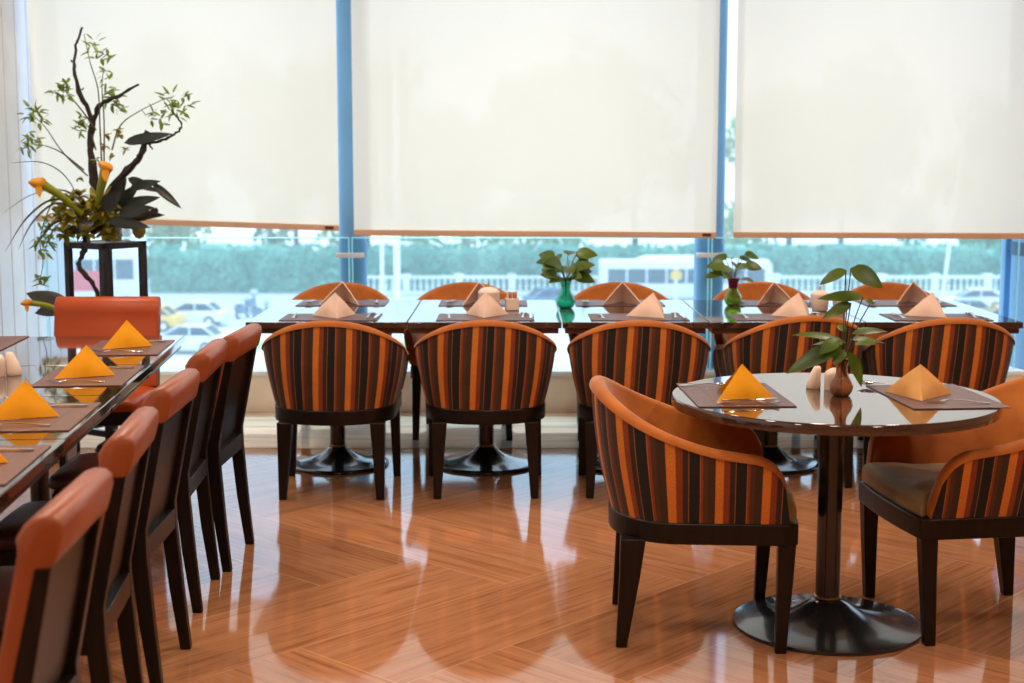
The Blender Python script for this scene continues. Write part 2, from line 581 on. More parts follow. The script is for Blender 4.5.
def post(x, y, r, name='column'):
    b = MB(); b.lathe([(r, 0), (r, 5.33)], 32, (x, y, .255))
    o = b.build(name, M['post'])
    return o


for k, (x, y, r) in enumerate([(-.955, 8.60, .083), (1.19, 8.60, .083), (3.36, 8.62, .33)]):
    o = struct(post(x, y, r))
    bb = MB(); bb.lathe([(r + .004, 0), (r + .004, .075 if k < 2 else .08)], 32, (x, y, .93 if k < 2 else .93)); bb.build('band', M['postband' if k == 2 else 'post'], o)

# glass balustrade panels
GLP = []
GB = [(-2.77, -.962), (-.948, 1.165), (1.18, 3.0)]
for k, (x0, x1) in enumerate(GB):
    lab = ['clear glass balustrade panel by the white boarded wall, behind the plant stand',
           'clear glass balustrade panel between the two slim blue posts',
           'clear glass balustrade panel reaching the thick blue column'][k]
    b = MB(); b.box(((x0 + x1) / 2, 8.46, (.254 + 1.04) / 2), (x1 - x0, .012, 1.04 - .254))
    o = tag(b.build('glass_balustrade', M['balglass'], smooth=False), lab, 'balustrade', 'glass balustrade panels'); GLP.append(o)
    e = MB(); e.box(((x0 + x1) / 2, 8.46, 1.043), (x1 - x0, .014, .007))
    e.box((x0 + .003, 8.46, .65), (.006, .014, .78)); e.box((x1 - .003, 8.46, .65), (.006, .014, .78))
    e.build('polished_edge', M['glassedge'], o, smooth=False)
for x, pan in ((-.955, GLP[0]), (1.172, GLP[1])):
    b = MB(); b.box((x, 8.443, .94), (.17, .012, .028)); cb = b.build('clamp_bar', M['clamp'], pan, bevel=.004)
    for sx in (-1, 1):
        b = MB(); b.tube([(x + sx * .065, 8.437, .94), (x + sx * .065, 8.429, .94)], .012, 12)
        b.build('bolt', M['clamp'], cb)
b = MB(); b.box((XL + .035, 8.455, .93), (.06, .03, .03)); tag(b.build('wall_clamp', M['clamp'], bevel=.004), 'small grey clamp holding the glass panel to the white boarded wall', 'clamp')

# roller blinds
for k, (x0, x1, z0, z1, lab) in enumerate([
    (-2.745, -.998, 1.148, 1.091, 'cream roller blind on the left, behind the plant arrangement'),
    (-.912, 1.178, 1.066, 1.050, 'cream roller blind in the middle, between the two slim blue posts'),
    (1.278, 3.22, 1.052, 1.044, 'cream roller blind on the right with a bright patch near its top')]):
    t = tag(empty('roller_blind', ((x0 + x1) / 2, 8.27, 2.99)), lab, 'blind', 'roller blinds')
    w = (x1 - x0) / 2
    b = MB()
    nx, nz = 14, 10
    vs = []; fs = []
    for iz in range(nz + 1):
        for ix in range(nx + 1):
            fx = ix / nx; fz = iz / nz
            zb = (z0 + (z1 - z0) * fx) - 2.99 + .03
            vs.append((-w + 2 * w * fx, .004 * math.sin(fx * 9) * fz, zb + (-.03 - zb) * (1 - fz)))
    for iz in range(nz):
        for ix in range(nx):
            a = iz * (nx + 1) + ix
            fs.append((a, a + 1, a + nx + 2, a + nx + 1))
    b.add(vs, fs)
    b.build('fabric', M['blind'], t, recalc=False)
    b = MB()
    hh = .034
    zz0, zz1 = z0 - 2.99, z1 - 2.99
    b.loft([[Vector((-w, yy, zz0 + q)) for yy, q in ((-.012, 0), (.012, 0), (.012, hh), (-.012, hh))], [Vector((w, yy, zz1 + q)) for yy, q in ((-.012, 0), (.012, 0), (.012, hh), (-.012, hh))]])
    br = b.build('bottom_rail', M['rail'], t, bevel=.004)
    if k < 2:
        b = MB(); b.box((w - .055, -.0135, zz1 + hh / 2 + .003), (.05, .004, .016)); g = b.build('maker_tag', M['tag'], br, smooth=False)
    b = MB(); b.tube([(-w, 0, 0), (w, 0, 0)], .03, 16); b.build('roller', M['rail'], t)


# ------------------------------------------------------------------ striped barrel armchair
def chair_path(n_side=14, n_q=22):
    pts = []
    for k in range(n_side):
        f = k / n_side
        pts.append((.272 - .004 * f, .262 - .312 * f))
    ne = 2.2
    for k in range(n_q + 1):
        a = PI / 2 * k / n_q
        pts.append((.268 * (math.cos(a)) ** (2 / ne), -.05 - .222 * (math.sin(a)) ** (2 / ne)))
    half = pts
    full = half + [(-x, y) for x, y in reversed(half[:-1])]
    # resample evenly
    P = np.array(full)
    seg = np.hypot(*np.diff(P, axis=0).T)
    s = np.concatenate([[0], np.cumsum(seg)])
    tt = np.linspace(0, s[-1], 81)
    R = np.stack([np.interp(tt, s, P[:, 0]), np.interp(tt, s, P[:, 1])], 1)
    return R, tt - s[-1] / 2, s[-1] / 2


R_, S_, HALF = chair_path()
T_ = np.gradient(R_, axis=0)
T_ /= np.linalg.norm(T_, axis=1)[:, None]
NRM = np.stack([-T_[:, 1], T_[:, 0]], 1)          # rotate tangent
if (NRM[40] @ np.array([0, -1])) < 0:
    NRM = -NRM                                     # outward


def rim_z(s):
    z = float(np.interp(s, [0, .12, .22, .32, .42, .52, .62, .74, .88, 1], [.806, .798, .778, .742, .702, .668, .642, .626, .614, .608]))
    return z


ZR = np.array([rim_z(abs(s) / HALF) for s in S_])
k_ = np.ones(7) / 7
ZR = np.convolve(np.pad(ZR, 3, mode='edge'), k_, 'valid')
Z0 = .405
for q, s in enumerate(S_):
    e = (abs(s) / HALF - .80) / .20
    if e > 0:
        ZR[q] = Z0 + .03 + (ZR[q] - Z0 - .03) * math.sqrt(max(0, 1 - e ** 3.2))


def make_armchair(label):
    t = tag(empty('striped_armchair'), label, 'armchair')
    TH = .044
    outer = MB(); inner = MB()
    n = len(R_)
    NV = 7
    orings = []; irings = []; uvs = []
    for q in range(n):
        p = Vector((R_[q][0], R_[q][1], 0)); nn = Vector((NRM[q][0], NRM[q][1], 0))
        zt = ZR[q]
        flare = lambda z: .062 * ((z - Z0) / .38) + .012 * math.sin(PI * min(1, (z - Z0) / .38))
        col = []
        ztop = max(Z0 + .004, zt - .020)
        for a in range(NV + 1):
            z = Z0 + (ztop - Z0) * a / NV
            col.append(p + nn * flare(z) + Vector((0, 0, z)))
        orings.append(col)
        # rim + inner
        ic = []
        o_ = flare(ztop); cr = p + nn * (o_ - TH / 2 + .004) + Vector((0, 0, ztop))
        for a in range(9):
            an = PI * a / 8
            ic.append(cr + nn * (math.cos(an) * (TH / 2 + .002)) + Vector((0, 0, math.sin(an) * .025)))
        zi = Z0 + .01
        last = ic[-1]
        endp = p + nn * (-.062 - .012) + Vector((0, 0, zi))
        for a in range(1, 7):
            f = a / 6
            qv = last.lerp(endp, f) - nn * (.012 * math.sin(PI * f) * (1 if zt > .62 else .6))
            ic.append(qv)
        irings.append(ic)
    outer.loft(orings, close=False, cap=False)
    inner.loft(irings, close=False, cap=False)
    # close the inner upholstery underneath/outside at the arm ends
    for q in (0, n - 1):
        ring = irings[q]
        inner.add(ring, [tuple(range(len(ring)))])
        ring = [orings[q][a] for a in range(NV + 1)] + [irings[q][-1]]
        inner.add(ring, [tuple(range(len(ring)))])
    oo = outer.build('outer_shell', M['stripe'], t, angle=80)
    uvl = oo.data.uv_layers.new(name='UVMap')
    for lp in oo.data.loops:
        vi = lp.vertex_index
        q, a = divmod(vi, NV + 1)
        zz = (oo.data.vertices[vi].co.z - Z0) / .38
        sq_ = max(-.3, min(.3, S_[q]))
        uvl.data[lp.index].uv = (S_[q] + .12 * zz * sq_ * max(0, 1 - abs(S_[q]) / .65) + .02 * zz * max(0, 1 - abs(S_[q]) / .55), oo.data.vertices[vi].co.z)
    oo['label'] = 'outer shell in black, rust, orange and brown vertical stripes'
    io = inner.build('inner_upholstery', M['velvet'], t, angle=80)
    # seat cushion
    inn = [(R_[q][0] - NRM[q][0] * .072, R_[q][1] - NRM[q][1] * .072) for q in range(4, n - 4, 2)]
    fr = [(-.265, .262), (-.25, .285), (-.13, .296), (0, .30), (.13, .296), (.25, .285), (.265, .262)]
    # arms stop at y .26; the cushion front comes out to the rail
    loop = [p for p in inn if p[1] < .2] + [(-.20, .21), (-.225, .25)] + fr[1:-1] + [(.225, .25), (.20, .21)]
    cx = sum(p[0] for p in loop) / len(loop); cy = sum(p[1] for p in loop) / len(loop)
    rings = []
    for sc, z in ((.97, .402), (1, .42), (1, .448), (.975, .466), (.90, .478), (.7, .486), (.35, .49), (.02, .491)):
        rings.append([Vector((cx + (x - cx) * sc, cy + (y_ - cy) * sc, z)) for x, y_ in loop])
    sb = MB(); sb.loft(rings)
    so = sb.build('seat_cushion', M['olive'], t, angle=80); so['label'] = 'olive brown velvet seat cushion'
    # wooden seat rail
    plan = [(R_[q][0] + NRM[q][0] * .004, R_[q][1] + NRM[q][1] * .004) for q in range(0, n, 2)] + [(-.262, .29), (-.13, .302), (0, .306), (.13, .302), (.262, .29)]
    rb = MB(); rb.prism(plan, .338, Z0)
    rb.build('seat_rail', M['wood'], t, bevel=.005)

    def leg(xt, yt, wt, dt, xf, yf, wf):
        lb = MB()
        rr = []
        for f, z in ((0, .345), (.35, .23), (1, 0.0)):
            x = xt + (xf - xt) * f; y_ = yt + (yf - yt) * (f ** 1.3); wx = wt + (wf - wt) * f; wy = dt + (wf - dt) * f
            rr.append([Vector((x + a * wx / 2, y_ + b_ * wy / 2, z)) for a, b_ in ((-1, -1), (1, -1), (1, 1), (-1, 1))])
        lb.loft(rr)
        lb.build('leg', M['wood'], t, bevel=.004)
    for sx in (-1, 1):
        leg(sx * .205, -.205, .066, .078, sx * .216, -.238, .034)
        leg(sx * .242, .258, .048, .054, sx * .252, .245, .034)
    return t


def ordn(k):
    return ['first', 'second', 'third', 'fourth', 'fifth'][k]


# around the round table first
armA = make_armchair('striped velvet armchair on the left of the round table, facing right')
armA.location = (.585, 4.478, 0); armA.rotation_euler = (0, 0, -PI / 2 - math.radians(2.5)); armA['group'] = 'armchairs at the round table'
dup(armA, (1.505, 4.565, 0), PI / 2 + math.radians(7), 'striped velvet armchair on the right of the round table, cut by the photo edge')
nr = [(-.80, 6.45, 0, 'leftmost'), (-.122, 6.47, 1.5, 'second from left'), (.575, 6.47, -3, 'third from left'),
      (1.305, 6.66, 6, 'fourth from left'), (1.965, 6.56, -2, 'rightmost')]
for k, (x, y, a, w) in enumerate(nr):
    o = dup(armA, (x, y, 0), math.radians(a), 'striped armchair on the near side of the window tables, ' + w)
    o['group'] = 'armchairs on the near side of the window tables'
br_ = [(-.965, 7.80, 0), (-.262, 7.82, -1), (.613, 7.82, 2), (1.41, 7.86, -2), (2.13, 7.82, 0)]
for k, (x, y, a) in enumerate(br_):
    o = dup(armA, (x, y, 0), PI + math.radians(a), 'orange-fronted armchair on window side of the long tables, %s from left' % ordn(k))
    o['group'] = 'armchairs on the window side of the long tables'


# ------------------------------------------------------------------ tables
def pedestal(t, R, colr, top=.72):
    b = MB()
    b.lathe([(R, 0), (R + .002, .006), (R, .012), (R * .93, .016), (R * .74, .022), (R * .55, .033), (R * .40, .048), (R * .29, .064), (R * .2 + .004, .080), (colr + .006, .092), (colr, .093)], 64)
    b.build('base', M['blackmetal'], t, angle=60)
    b = MB(); b.lathe([(colr + .002, .094), (colr + .005, .096), (colr + .005, .100), (colr + .002, .102)], 40); b.build('collar_ring', M['brass'], t)
    b = MB(); b.lathe([(colr, .10), (colr, top - .012)], 40); b.build('column', M['blackmetal'], t)
    b = MB(); b.lathe([(colr + .01, top - .035), (.13, top - .012), (.13, top)], 32); b.build('mounting_plate', M['blackmetal'], t)


def rect_table(w, dpt, label, py=0):
    t = tag(empty('dining_table'), label, 'table')
    b = MB(); b.box((0, 0, .735), (w - .004, dpt, .03))
    o = b.build('tabletop', [M['top']], t, bevel=.003)
    e = MB(); e.box((0, 0, .708), (w - .03, dpt - .03, .026)); e.build('apron', M['topedge'], t, bevel=.002)
    return t


def ped_child(t, R, colr, py, top):
    em = MB
    hold = empty('tmp')
    pedestal(hold, R, colr, top)
    for ch in list(hold.children):
        ch.parent = t
        ch.location = (0, py, 0)
    bpy.data.objects.remove(hold)


edges = [-1.238, -.487, .232, .915, 1.64, 2.372]
TY0, TY1 = 6.585, 7.665
for k in range(5):
    w = edges[k + 1] - edges[k]
    t = rect_table(w, TY1 - TY0, 'glossy dark pedestal table in the row along the window, %s from the left' % ordn(k))
    t.location = ((edges[k] + edges[k + 1]) / 2, (TY0 + TY1) / 2, 0); t['group'] = 'tables along the window'
    ped_child(t, .25, .038, 6.96 - (TY0 + TY1) / 2, .695)
RC = (1.018, 4.478)
t = tag(empty('round_table', (RC[0], RC[1], 0)), 'round glossy dark table with black trumpet pedestal, nearest table on the right', 'table')
b = MB(); b.lathe([(.49, .714), (.508, .718), (.510, .726), (.510, .744), (.506, .75), (.3, .75), (.01, .75)], 96); b.build('tabletop', M['top'], t, angle=50)
pedestal(t, .30, .039, .714)
# left tables, the row turned by five degrees
LA = math.radians(5.1)
L0 = Vector((-1.403, 6.091, 0))          # far right corner


def lt(across, along):
    """point on the left tables: metres in from the aisle edge, metres back from the far edge"""
    x, y = rotp((-across, -along), LA)
    return (L0.x + x, L0.y + y)


ends = [0, .90, 1.60, 2.33, 3.06, 3.80]
for k in range(5):
    w = ends[k + 1] - ends[k]
    t = rect_table(w, 1.05, ['glossy dark table at the far end of the left row, by the orange chair', 'glossy dark table in the left row, second from the window end',
                             'glossy dark table in the left row, third from the window end', 'glossy dark table in the left row, fourth from the window end, at the photo edge',
                             'glossy dark table nearest to us in the left row, beyond the photo edge'][k])
    x, y = lt(.525, (ends[k] + ends[k + 1]) / 2)
    t.location = (x, y, 0); t.rotation_euler = (0, 0, LA + PI / 2); t['group'] = 'tables in the left row'
    ped_child(t, .25, .038, 0, .695)


# ------------------------------------------------------------------ leather chair
def make_leather(label, leath, seatm, W=.41):
    t = tag(empty('leather_chair'), label, 'chair')

    def prof(z):       # centre line of the rear post
        return float(np.interp(z, [0, .20, .40, .46, .87], [-.245, -.222, -.205, -.205, -.292]))
    for sx in (-1, 1):
        b = MB(); rr = []
        for z, wx, wy in ((0, .030, .032), (.2, .033, .042), (.40, .036, .046), (.47, .036, .040), (.78, .034, .030)):
            y_ = prof(z); x = sx * (W / 2 - wx / 2)
            rr.append([Vector((x + a * wx / 2, y_ + c_ * wy / 2, z)) for a, c_ in ((-1, -1), (1, -1), (1, 1), (-1, 1))])
        b.loft(rr); b.build('rear_leg', M['wood'], t, bevel=.003)
        b = MB(); rr = []
        for z, wx in ((0, .028), (.41, .042)):
            rr.append([Vector((sx * (W / 2 - .024) + a * wx / 2, .195 + c_ * wx / 2, z)) for a, c_ in ((-1, -1), (1, -1), (1, 1), (-1, 1))])
        b.loft(rr); b.build('front_leg', M['wood'], t, bevel=.003)
    b = MB(); b.box((0, .205, .385), (W - .05, .022, .06)); b.build('front_rail', M['wood'], t, bevel=.002)
    b = MB(); b.box((0, -.212, .415), (W - .06, .030, .060)); b.build('back_rail', M['wood'], t, bevel=.002)
    for sx in (-1, 1):
        b = MB(); b.box((sx * (W / 2 - .02), 0, .385), (.022, .40, .06)); b.build('side_rail', M['wood'], t, bevel=.002)
    # thin board set back between the posts
    b = MB(); rr = []
    for z in (.44, .79):
        y_ = prof(z)
        rr.append([Vector((x, y_ + q, z)) for x, q in ((-W / 2 + .03, .002), (W / 2 - .03, .002), (W / 2 - .03, .012), (-W / 2 + .03, .012))])
    b.loft(rr); b.build('back_panel', M['wood'], t, smooth=False)
    # seat cushion, crowned
    rings = []

    def sq(hx, hy, r, z, cy):
        pts = []
        for qx, qy, a0 in ((1, 1, 0), (-1, 1, PI / 2), (-1, -1, PI), (1, -1, 3 * PI / 2)):
            for a in range(5):
                an = a0 + PI / 2 * a / 4
                pts.append(Vector((qx * (hx - r) + r * math.cos(an), cy + qy * (hy - r) + r * math.sin(an), z)))
        return pts
    w2 = W / 2
    for hx, hy, z in ((w2 - .015, .20, .415), (w2, .215, .425), (w2 + .002, .217, .445), (w2 - .005, .21, .462), (w2 - .03, .185, .47), (.1, .1, .475), (.01, .01, .476)):
        rings.append(sq(hx, hy, min(.04, hx * .8), z, .018))
    b = MB(); b.loft(rings); b.build('seat', seatm, t, angle=70)
    # padded back: leather front that rolls over the top into a cap
    b = MB(); rr = []
    zs = np.linspace(.47, .80, 7)
    front = [(prof(z) + .050, z) for z in zs]
    cap = [(prof(.80) + .051, .828), (prof(.85) + .048, .850), (prof(.87) + .038, .864), (prof(.87) + .018, .871), (prof(.87) - .004, .869), (prof(.86) - .018, .858), (prof(.84) - .024, .838), (prof(.80) - .023, .80), (prof(.785) - .021, .784), (prof(.78) - .015, .781)]
    under = [(prof(.78) + .015, .780), (prof(.6) + .018, .6), (prof(.47) + .021, .47)]
    sec = front + cap + under
    cz = .66
    for x, k0 in ((-W / 2, 1), (-W / 2 + .003, .45), (-W / 2 + .010, 0), (W / 2 - .010, 0), (W / 2 - .003, .45), (W / 2, 1)):
        rr.append([Vector((x, y_ + (prof(min(z, .87)) + .014 - y_) * .22 * k0, z - (.006 * k0 if z > cz else 0))) for y_, z in sec])
    b.loft(rr); b.build('backrest', leath, t, angle=60)
    return t


ch = make_leather('tan leather chair nearest to us in the left row, cut by the frame corner', M['leather'], M['leather_brown'])
pos = [(-1.11, 2.64, 3), (-1.185, 3.36, 6), (-1.245, 4.06, 1), (-1.30, 4.79, 3), (-1.28, 5.29, -2)]
labs = ['tan leather chair nearest to us in the left row, cut by the frame corner', 'tan leather chair in the left row, second from us',
        'tan leather chair in the middle of the left row along the aisle', 'tan leather chair in the left row, second from its window end',
        'tan leather chair at the window end of the left row, showing its dark back panel']
for k, (x, y, a) in enumerate(pos):
    if k == 0:
        ch.location = (x, y, 0); ch.rotation_euler = (0, 0, PI / 2 + math.radians(a)); ch['group'] = 'leather chairs along the left tables'
    else:
        dup(ch, (x, y, 0), PI / 2 + math.radians(a), labs[k])
hc = make_leather('orange leather chair facing us at the far head of the left tables', M['leather_orange'], M['leather_orange'], .475)
hc.location = (-1.86, 6.30, 0); hc.rotation_euler = (0, 0, PI + math.radians(1))

# ------------------------------------------------------------------ things on the tables
ZT = .7505


def make_mat(mt, label):
    b = MB(); b.box((0, 0, .0015), (.46, .298, .003))
    return tag(b.build('placemat', mt, smooth=False), label, 'placemat')


def make_napkin(mt, label, h=.125, seed=0):
    rnd = random.Random(seed)
    b = MB()
    A = Vector((0, .005, h)); F = Vector((0, .105, 0.0015))
    for sx in (-1, 1):
        W = Vector((sx * .105, -.07, .0015))
        nseg = 6
        nrm = (F - A).cross(W - A).normalized()
        if nrm.y < 0 and abs(nrm.y) > .01:
            nrm = -nrm
        if nrm.x * sx < 0:
            nrm = -nrm
        outer = []; innr = []
        for i_ in range(nseg + 1):
            for j_ in range(nseg + 1 - i_):
                k_2 = nseg - i_ - j_
                p = (A * k_2 + F * i_ + W * j_) / nseg
                bul = 27 * (k_2 * i_ * j_) / nseg ** 3 * (.006 + .004 * rnd.random()) + .004 * math.sin(PI * j_ / nseg) * (k_2 / nseg)
                outer.append(p + nrm * bul)
                innr.append(p + nrm * (bul - .005))
        idx = {}
        c_ = 0
        for i_ in range(nseg + 1):
            for j_ in range(nseg + 1 - i_):
                idx[(i_, j_)] = c_; c_ += 1
        fs = []
        for i_ in range(nseg):
            for j_ in range(nseg - i_):
                fs.append((idx[(i_, j_)], idx[(i_ + 1, j_)], idx[(i_, j_ + 1)]))
                if i_ + j_ < nseg - 1:
                    fs.append((idx[(i_ + 1, j_)], idx[(i_ + 1, j_ + 1)], idx[(i_, j_ + 1)]))
        nO = len(outer)
        fs2 = [tuple(reversed([q + nO for q in f])) for f in fs]
        brd = [idx[(i_, 0)] for i_ in range(nseg + 1)] + [idx[(nseg - q, q)] for q in range(1, nseg + 1)] + [idx[(0, nseg - q)] for q in range(1, nseg)]
        side = [(brd[q], brd[(q + 1) % len(brd)], brd[(q + 1) % len(brd)] + nO, brd[q] + nO) for q in range(len(brd))]
        pts_ = [Vector((p.x, p.y, max(p.z, .001))) for p in outer + innr]
        b.add(pts_, fs + fs2 + side)
    return tag(b.build('folded_napkin', mt, angle=35, recalc=True), label, 'napkin')


def strip(b, prof, th=.0022):
    """flat cutlery outline: list of (y, halfwidth, z)"""
    rr = []
    for y_, hw, z in prof:
        rr.append([Vector((-hw, y_, z)), Vector((0, y_, z - th * .3)), Vector((hw, y_, z)), Vector((hw * .9, y_, z + th)), Vector((0, y_, z + th * 1.2)), Vector((-hw * .9, y_, z + th))])
    b.loft(rr)


def make_fork(label):
    b = MB()
    strip(b, [(-.095, .004, .002), (-.09, .0075, .002), (-.06, .0065, .004), (-.02, .004, .008), (.02, .003, .010), (.03, .004, .009), (.045, .0115, .006), (.052, .012, .005)])
    for q in (-1.5, -.5, .5, 1.5):
        b.loft([[Vector((q * .0062 + a * .0018, y_, z + c_ * .002)) for a, c_ in ((-1, 0), (1, 0), (1, 1), (-1, 1))] for y_, z in ((.050, .005), (.072, .004), (.094, .009))])
    return tag(b.build('fork', M['steel'], angle=50), label, 'fork')


def make_knife(label):
    b = MB()
    strip(b, [(-.105, .004, .002), (-.10, .0075, .002), (-.02, .0062, .003), (-.01, .005, .003)], .004)
    strip(b, [(-.012, .005, .003), (0, .009, .003), (.06, .0095, .002), (.095, .0065, .002), (.108, .001, .002)], .0016)
    return tag(b.build('table_knife', M['steel'], angle=50), label, 'knife')


def make_spoon(label):
    b = MB()
    strip(b, [(-.09, .004, .002), (-.085, .0075, .002), (-.05, .006, .005), (0, .0035, .011), (.03, .004, .011)])
    rr = []
    for k in range(9):
        f = k / 8
        y_ = .026 + .062 * f
        hw = .021 * math.sqrt(max(.01, 1 - (2 * f - 1) ** 2)) * (1 - .12 * f)
        dp = .009 * math.sin(PI * f)
        rr.append([Vector((hw * math.cos(a), y_, .012 + dp * (-math.sin(a)) - .0)) for a in np.linspace(0, PI, 9)] + [Vector((hw * .93 * math.cos(a), y_, .013 + dp * .9 * (-math.sin(a)))) for a in np.linspace(PI, 0, 9)])
    b.loft(rr)
    return tag(b.build('spoon', M['steel'], angle=50), label, 'spoon')


MATP = make_mat(M['placemat_rust'], 'x'); protoM2 = make_mat(M['placemat'], 'x')
NG = make_napkin(M['napkin_gold'], 'x', .106, 1); NP = make_napkin(M['napkin_pale'], 'x', .115, 2); NM = make_napkin(M['napkin_mid'], 'x', .102, 3)
FK, KN, SP = make_fork('x'), make_knife('x'), make_spoon('x')


def put(proto, loc, rz, label, group, scale=1):
    o = dup(proto, loc, rz, label); o['group'] = group
    o.scale = (scale,) * 3
    return o


def local(c, a, p):
    x, y = rotp(p, a)
    return (c[0] + x, c[1] + y)


ZM = ZT + .0035
# near side of the window tables: diner looks +Y, ridge of the napkin towards the diner (-Y)
npx = [(-.845, 6.80, 12), (-.125, 6.83, -4), (.672, 6.80, 26), (1.365, 6.80, 18), (2.01, 6.82, 26)]
mx = [-.86, -.125, .60, 1.28, 2.02]
G1 = 'settings on the near side of the window tables'
for k in range(5):
    w = '%s from left on the near side of the window tables' % ordn(k)
    c_ = (mx[k], 6.785)
    put(protoM2, (c_[0], c_[1], ZT), 0, 'brown woven placemat, ' + w, 'placemats near side')
    x, y, a = npx[k]
    put(NP, (x, y, ZM), PI + math.radians(a), 'pale peach folded napkin, ' + w, 'napkins near side')
    put(FK, (c_[0] - .175, c_[1], ZM), math.radians(3), 'fork left of the %s pale napkin on the near side of window tables' % ordn(k), 'forks near side')
    put(SP, (c_[0] + .18, c_[1] + .02, ZM), math.radians(-4), 'spoon right of the %s pale napkin on the near side of window tables' % ordn(k), 'spoons near side')
    put(KN, (c_[0] + .215, c_[1], ZM), math.radians(-1), 'knife right of the %s pale napkin on the near side of window tables' % ordn(k), 'knives near side')
# window side: diner looks -Y
nb = [(-.885, 7.44, -8), (-.17, 7.42, 14), (.575, 7.42, -4), (1.365, 7.42, 2), (2.10, 7.46, 0)]
bx = [-.885, -.15, .56, 1.37, 2.06]
for k in range(5):
    w = '%s from left on window side of the long tables' % ordn(k)
    c_ = (bx[k], 7.47)
    put(protoM2, (c_[0], c_[1], ZT), PI, 'brown woven placemat, ' + w, 'placemats window side')
    x, y, a = nb[k]
    put(NP, (x, y, ZM), math.radians(a), 'hollow-sided folded napkin, ' + w, 'napkins window side')
    put(SP, (c_[0] - .165, c_[1] + .02, ZM), PI + math.radians(-10), 'spoon left of the %s napkin on the window side of the tables' % ordn(k), 'spoons window side')
    put(FK, (c_[0] + .175, c_[1], ZM), PI + math.radians(3), 'fork right of the %s napkin on the window side of the tables' % ordn(k), 'forks window side')
# left tables: diners on the aisle side look -X
dn = [(.165, .42), (.165, 1.185), (.165, 1.99), (.165, 2.66)]
wn_ = ['farthest on the left tables', 'second from the window on the left tables', 'third from the window on the left tables', 'nearest to us on the left tables']
na = [22, 14, 12, 12]
naps = [(-1.545, 5.68), (-1.475, 4.90), (-1.415, 4.10), None]
for k, (a_, l_) in enumerate(dn):
    c_ = lt(a_, l_)
    rz = PI / 2 + LA
    put(MATP, (c_[0], c_[1], ZT), rz, 'rust brown placemat, ' + wn_[k], 'placemats left tables')
    q = naps[k] or lt(.17, l_ - .03)
    put(NG, (q[0], q[1], ZM), -PI / 2 + math.radians(na[k]) - math.radians(20), 'golden folded napkin, ' + wn_[k], 'napkins left tables')
    f_ = local(c_, rz, (-.165, .01)); put(FK, (f_[0], f_[1], ZM), rz + math.radians(2), 'fork before the golden napkin ' + wn_[k], 'forks left tables')
    f_ = local(c_, rz, (.16, -.02)); put(KN, (f_[0], f_[1], ZM), rz - math.radians(4), 'knife behind the golden napkin ' + wn_[k], 'knives left tables')
c_ = lt(.80, .23)
put(MATP, (c_[0], c_[1], ZT), -PI / 2 + LA, 'rust brown placemat across the left table, only its corner in view', 'placemats left tables')
# round table
cL, rL = (.705, 4.495), -PI / 2 + math.radians(2)
put(protoM2, (cL[0], cL[1], ZT), rL, 'brown placemat on the left of the round table', 'round table placemats')
put(NG, (.715, 4.43, ZM), math.radians(-98), 'golden folded napkin on the left of the round table', 'round table napkins')
put(FK, (.72, 4.305, ZM), math.radians(-95), 'fork lying in front of the golden napkin on the round table', 'round table forks')
put(KN, (.73, 4.315, ZM + .010), math.radians(-75), 'knife crossing the fork in front of the golden napkin on the round table', 'round table knives', .9)
put(SP, (.64, 4.64, ZM), math.radians(-100), 'spoon behind the golden napkin on the round table', 'round table spoons')
cR, rR = (1.337, 4.465), PI / 2 + math.radians(4)
put(protoM2, (cR[0], cR[1], ZT), rR, 'brown placemat on the right of the round table', 'round table placemats')
put(NM, (1.285, 4.455, ZM), math.radians(168), 'apricot folded napkin on the right of the round table', 'round table napkins')
put(FK, (1.365, 4.32, ZM), math.radians(80), 'fork in front of the apricot napkin on the round table', 'round table forks')
put(SP, (1.22, 4.64, ZM), math.radians(62), 'dark-looking spoon behind the apricot napkin on the round table', 'round table spoons')
for o in (MATP, protoM2, NG, NP, NM, FK, KN, SP):
    bpy.data.objects.remove(o)


def shaker(loc, rz, label, group, kind=0, s=1):
    t = tag(empty('shaker', loc, rz), label, 'shaker', group)
    b = MB()
    if kind == 0:      # tall, leaning cone with a rounded head
        rings = []
        for r, z, dx in ((.024, 0, 0), (.0255, .003, 0), (.025, .015, 0), (.0215, .04, .004), (.016, .06, .009), (.0135, .07, .012), (.009, .0765, .013), (.001, .078, .013)):
            rings.append([Vector((s * (dx + r * math.cos(2 * PI * q / 24)), s * r * math.sin(2 * PI * q / 24), s * z)) for q in range(24)])
        b.loft(rings); hz, hx = .0775, .013
    else:              # plump one with a slanting dome
        rings = []
        for r, z, dx in ((.031, 0, 0), (.032, .003, 0), (.0325, .04, 0), (.033, .056, 0), (.030, .066, .003), (.023, .074, .007), (.012, .079, .010), (.001, .080, .010)):
            rings.append([Vector((s * (dx + r * math.cos(2 * PI * q / 24)), s * r * math.sin(2 * PI * q / 24), s * z)) for q in range(24)])
        b.loft(rings); hz, hx = .0795, .010
    b.build('body', M['ceramic'], t, angle=60)
    b = MB()
    for q in (-1, 0, 1):
        b.lathe([(.0012, 0), (.0012, .0012)], 8, (s * (hx + q * .004), 0, s * hz - .0004))
    b.build('pour_holes', M['ceramic_holes'], t)
    return t


shaker((.988, 4.635, ZT), PI / 2 * 0, 'tall white shaker beside the amber vase on the round table', 'round table shakers', 0, .95)
shaker((1.045, 4.60, ZT), .4, 'plump white shaker right behind the amber vase on the round table', 'round table shakers', 1, .9)
x, y = (-1.735, 4.93)
shaker((x, y, ZT), PI, 'tapered peach shaker standing on the left table', 'left table shakers', 0, 1.05)
shaker((x - .055, y - .03, ZT), PI, 'plump peach shaker at the photo edge on the left table', 'left table shakers', 1, 1.05)
# sugar pot with lid, sugar packet caddy, small cup on the window tables


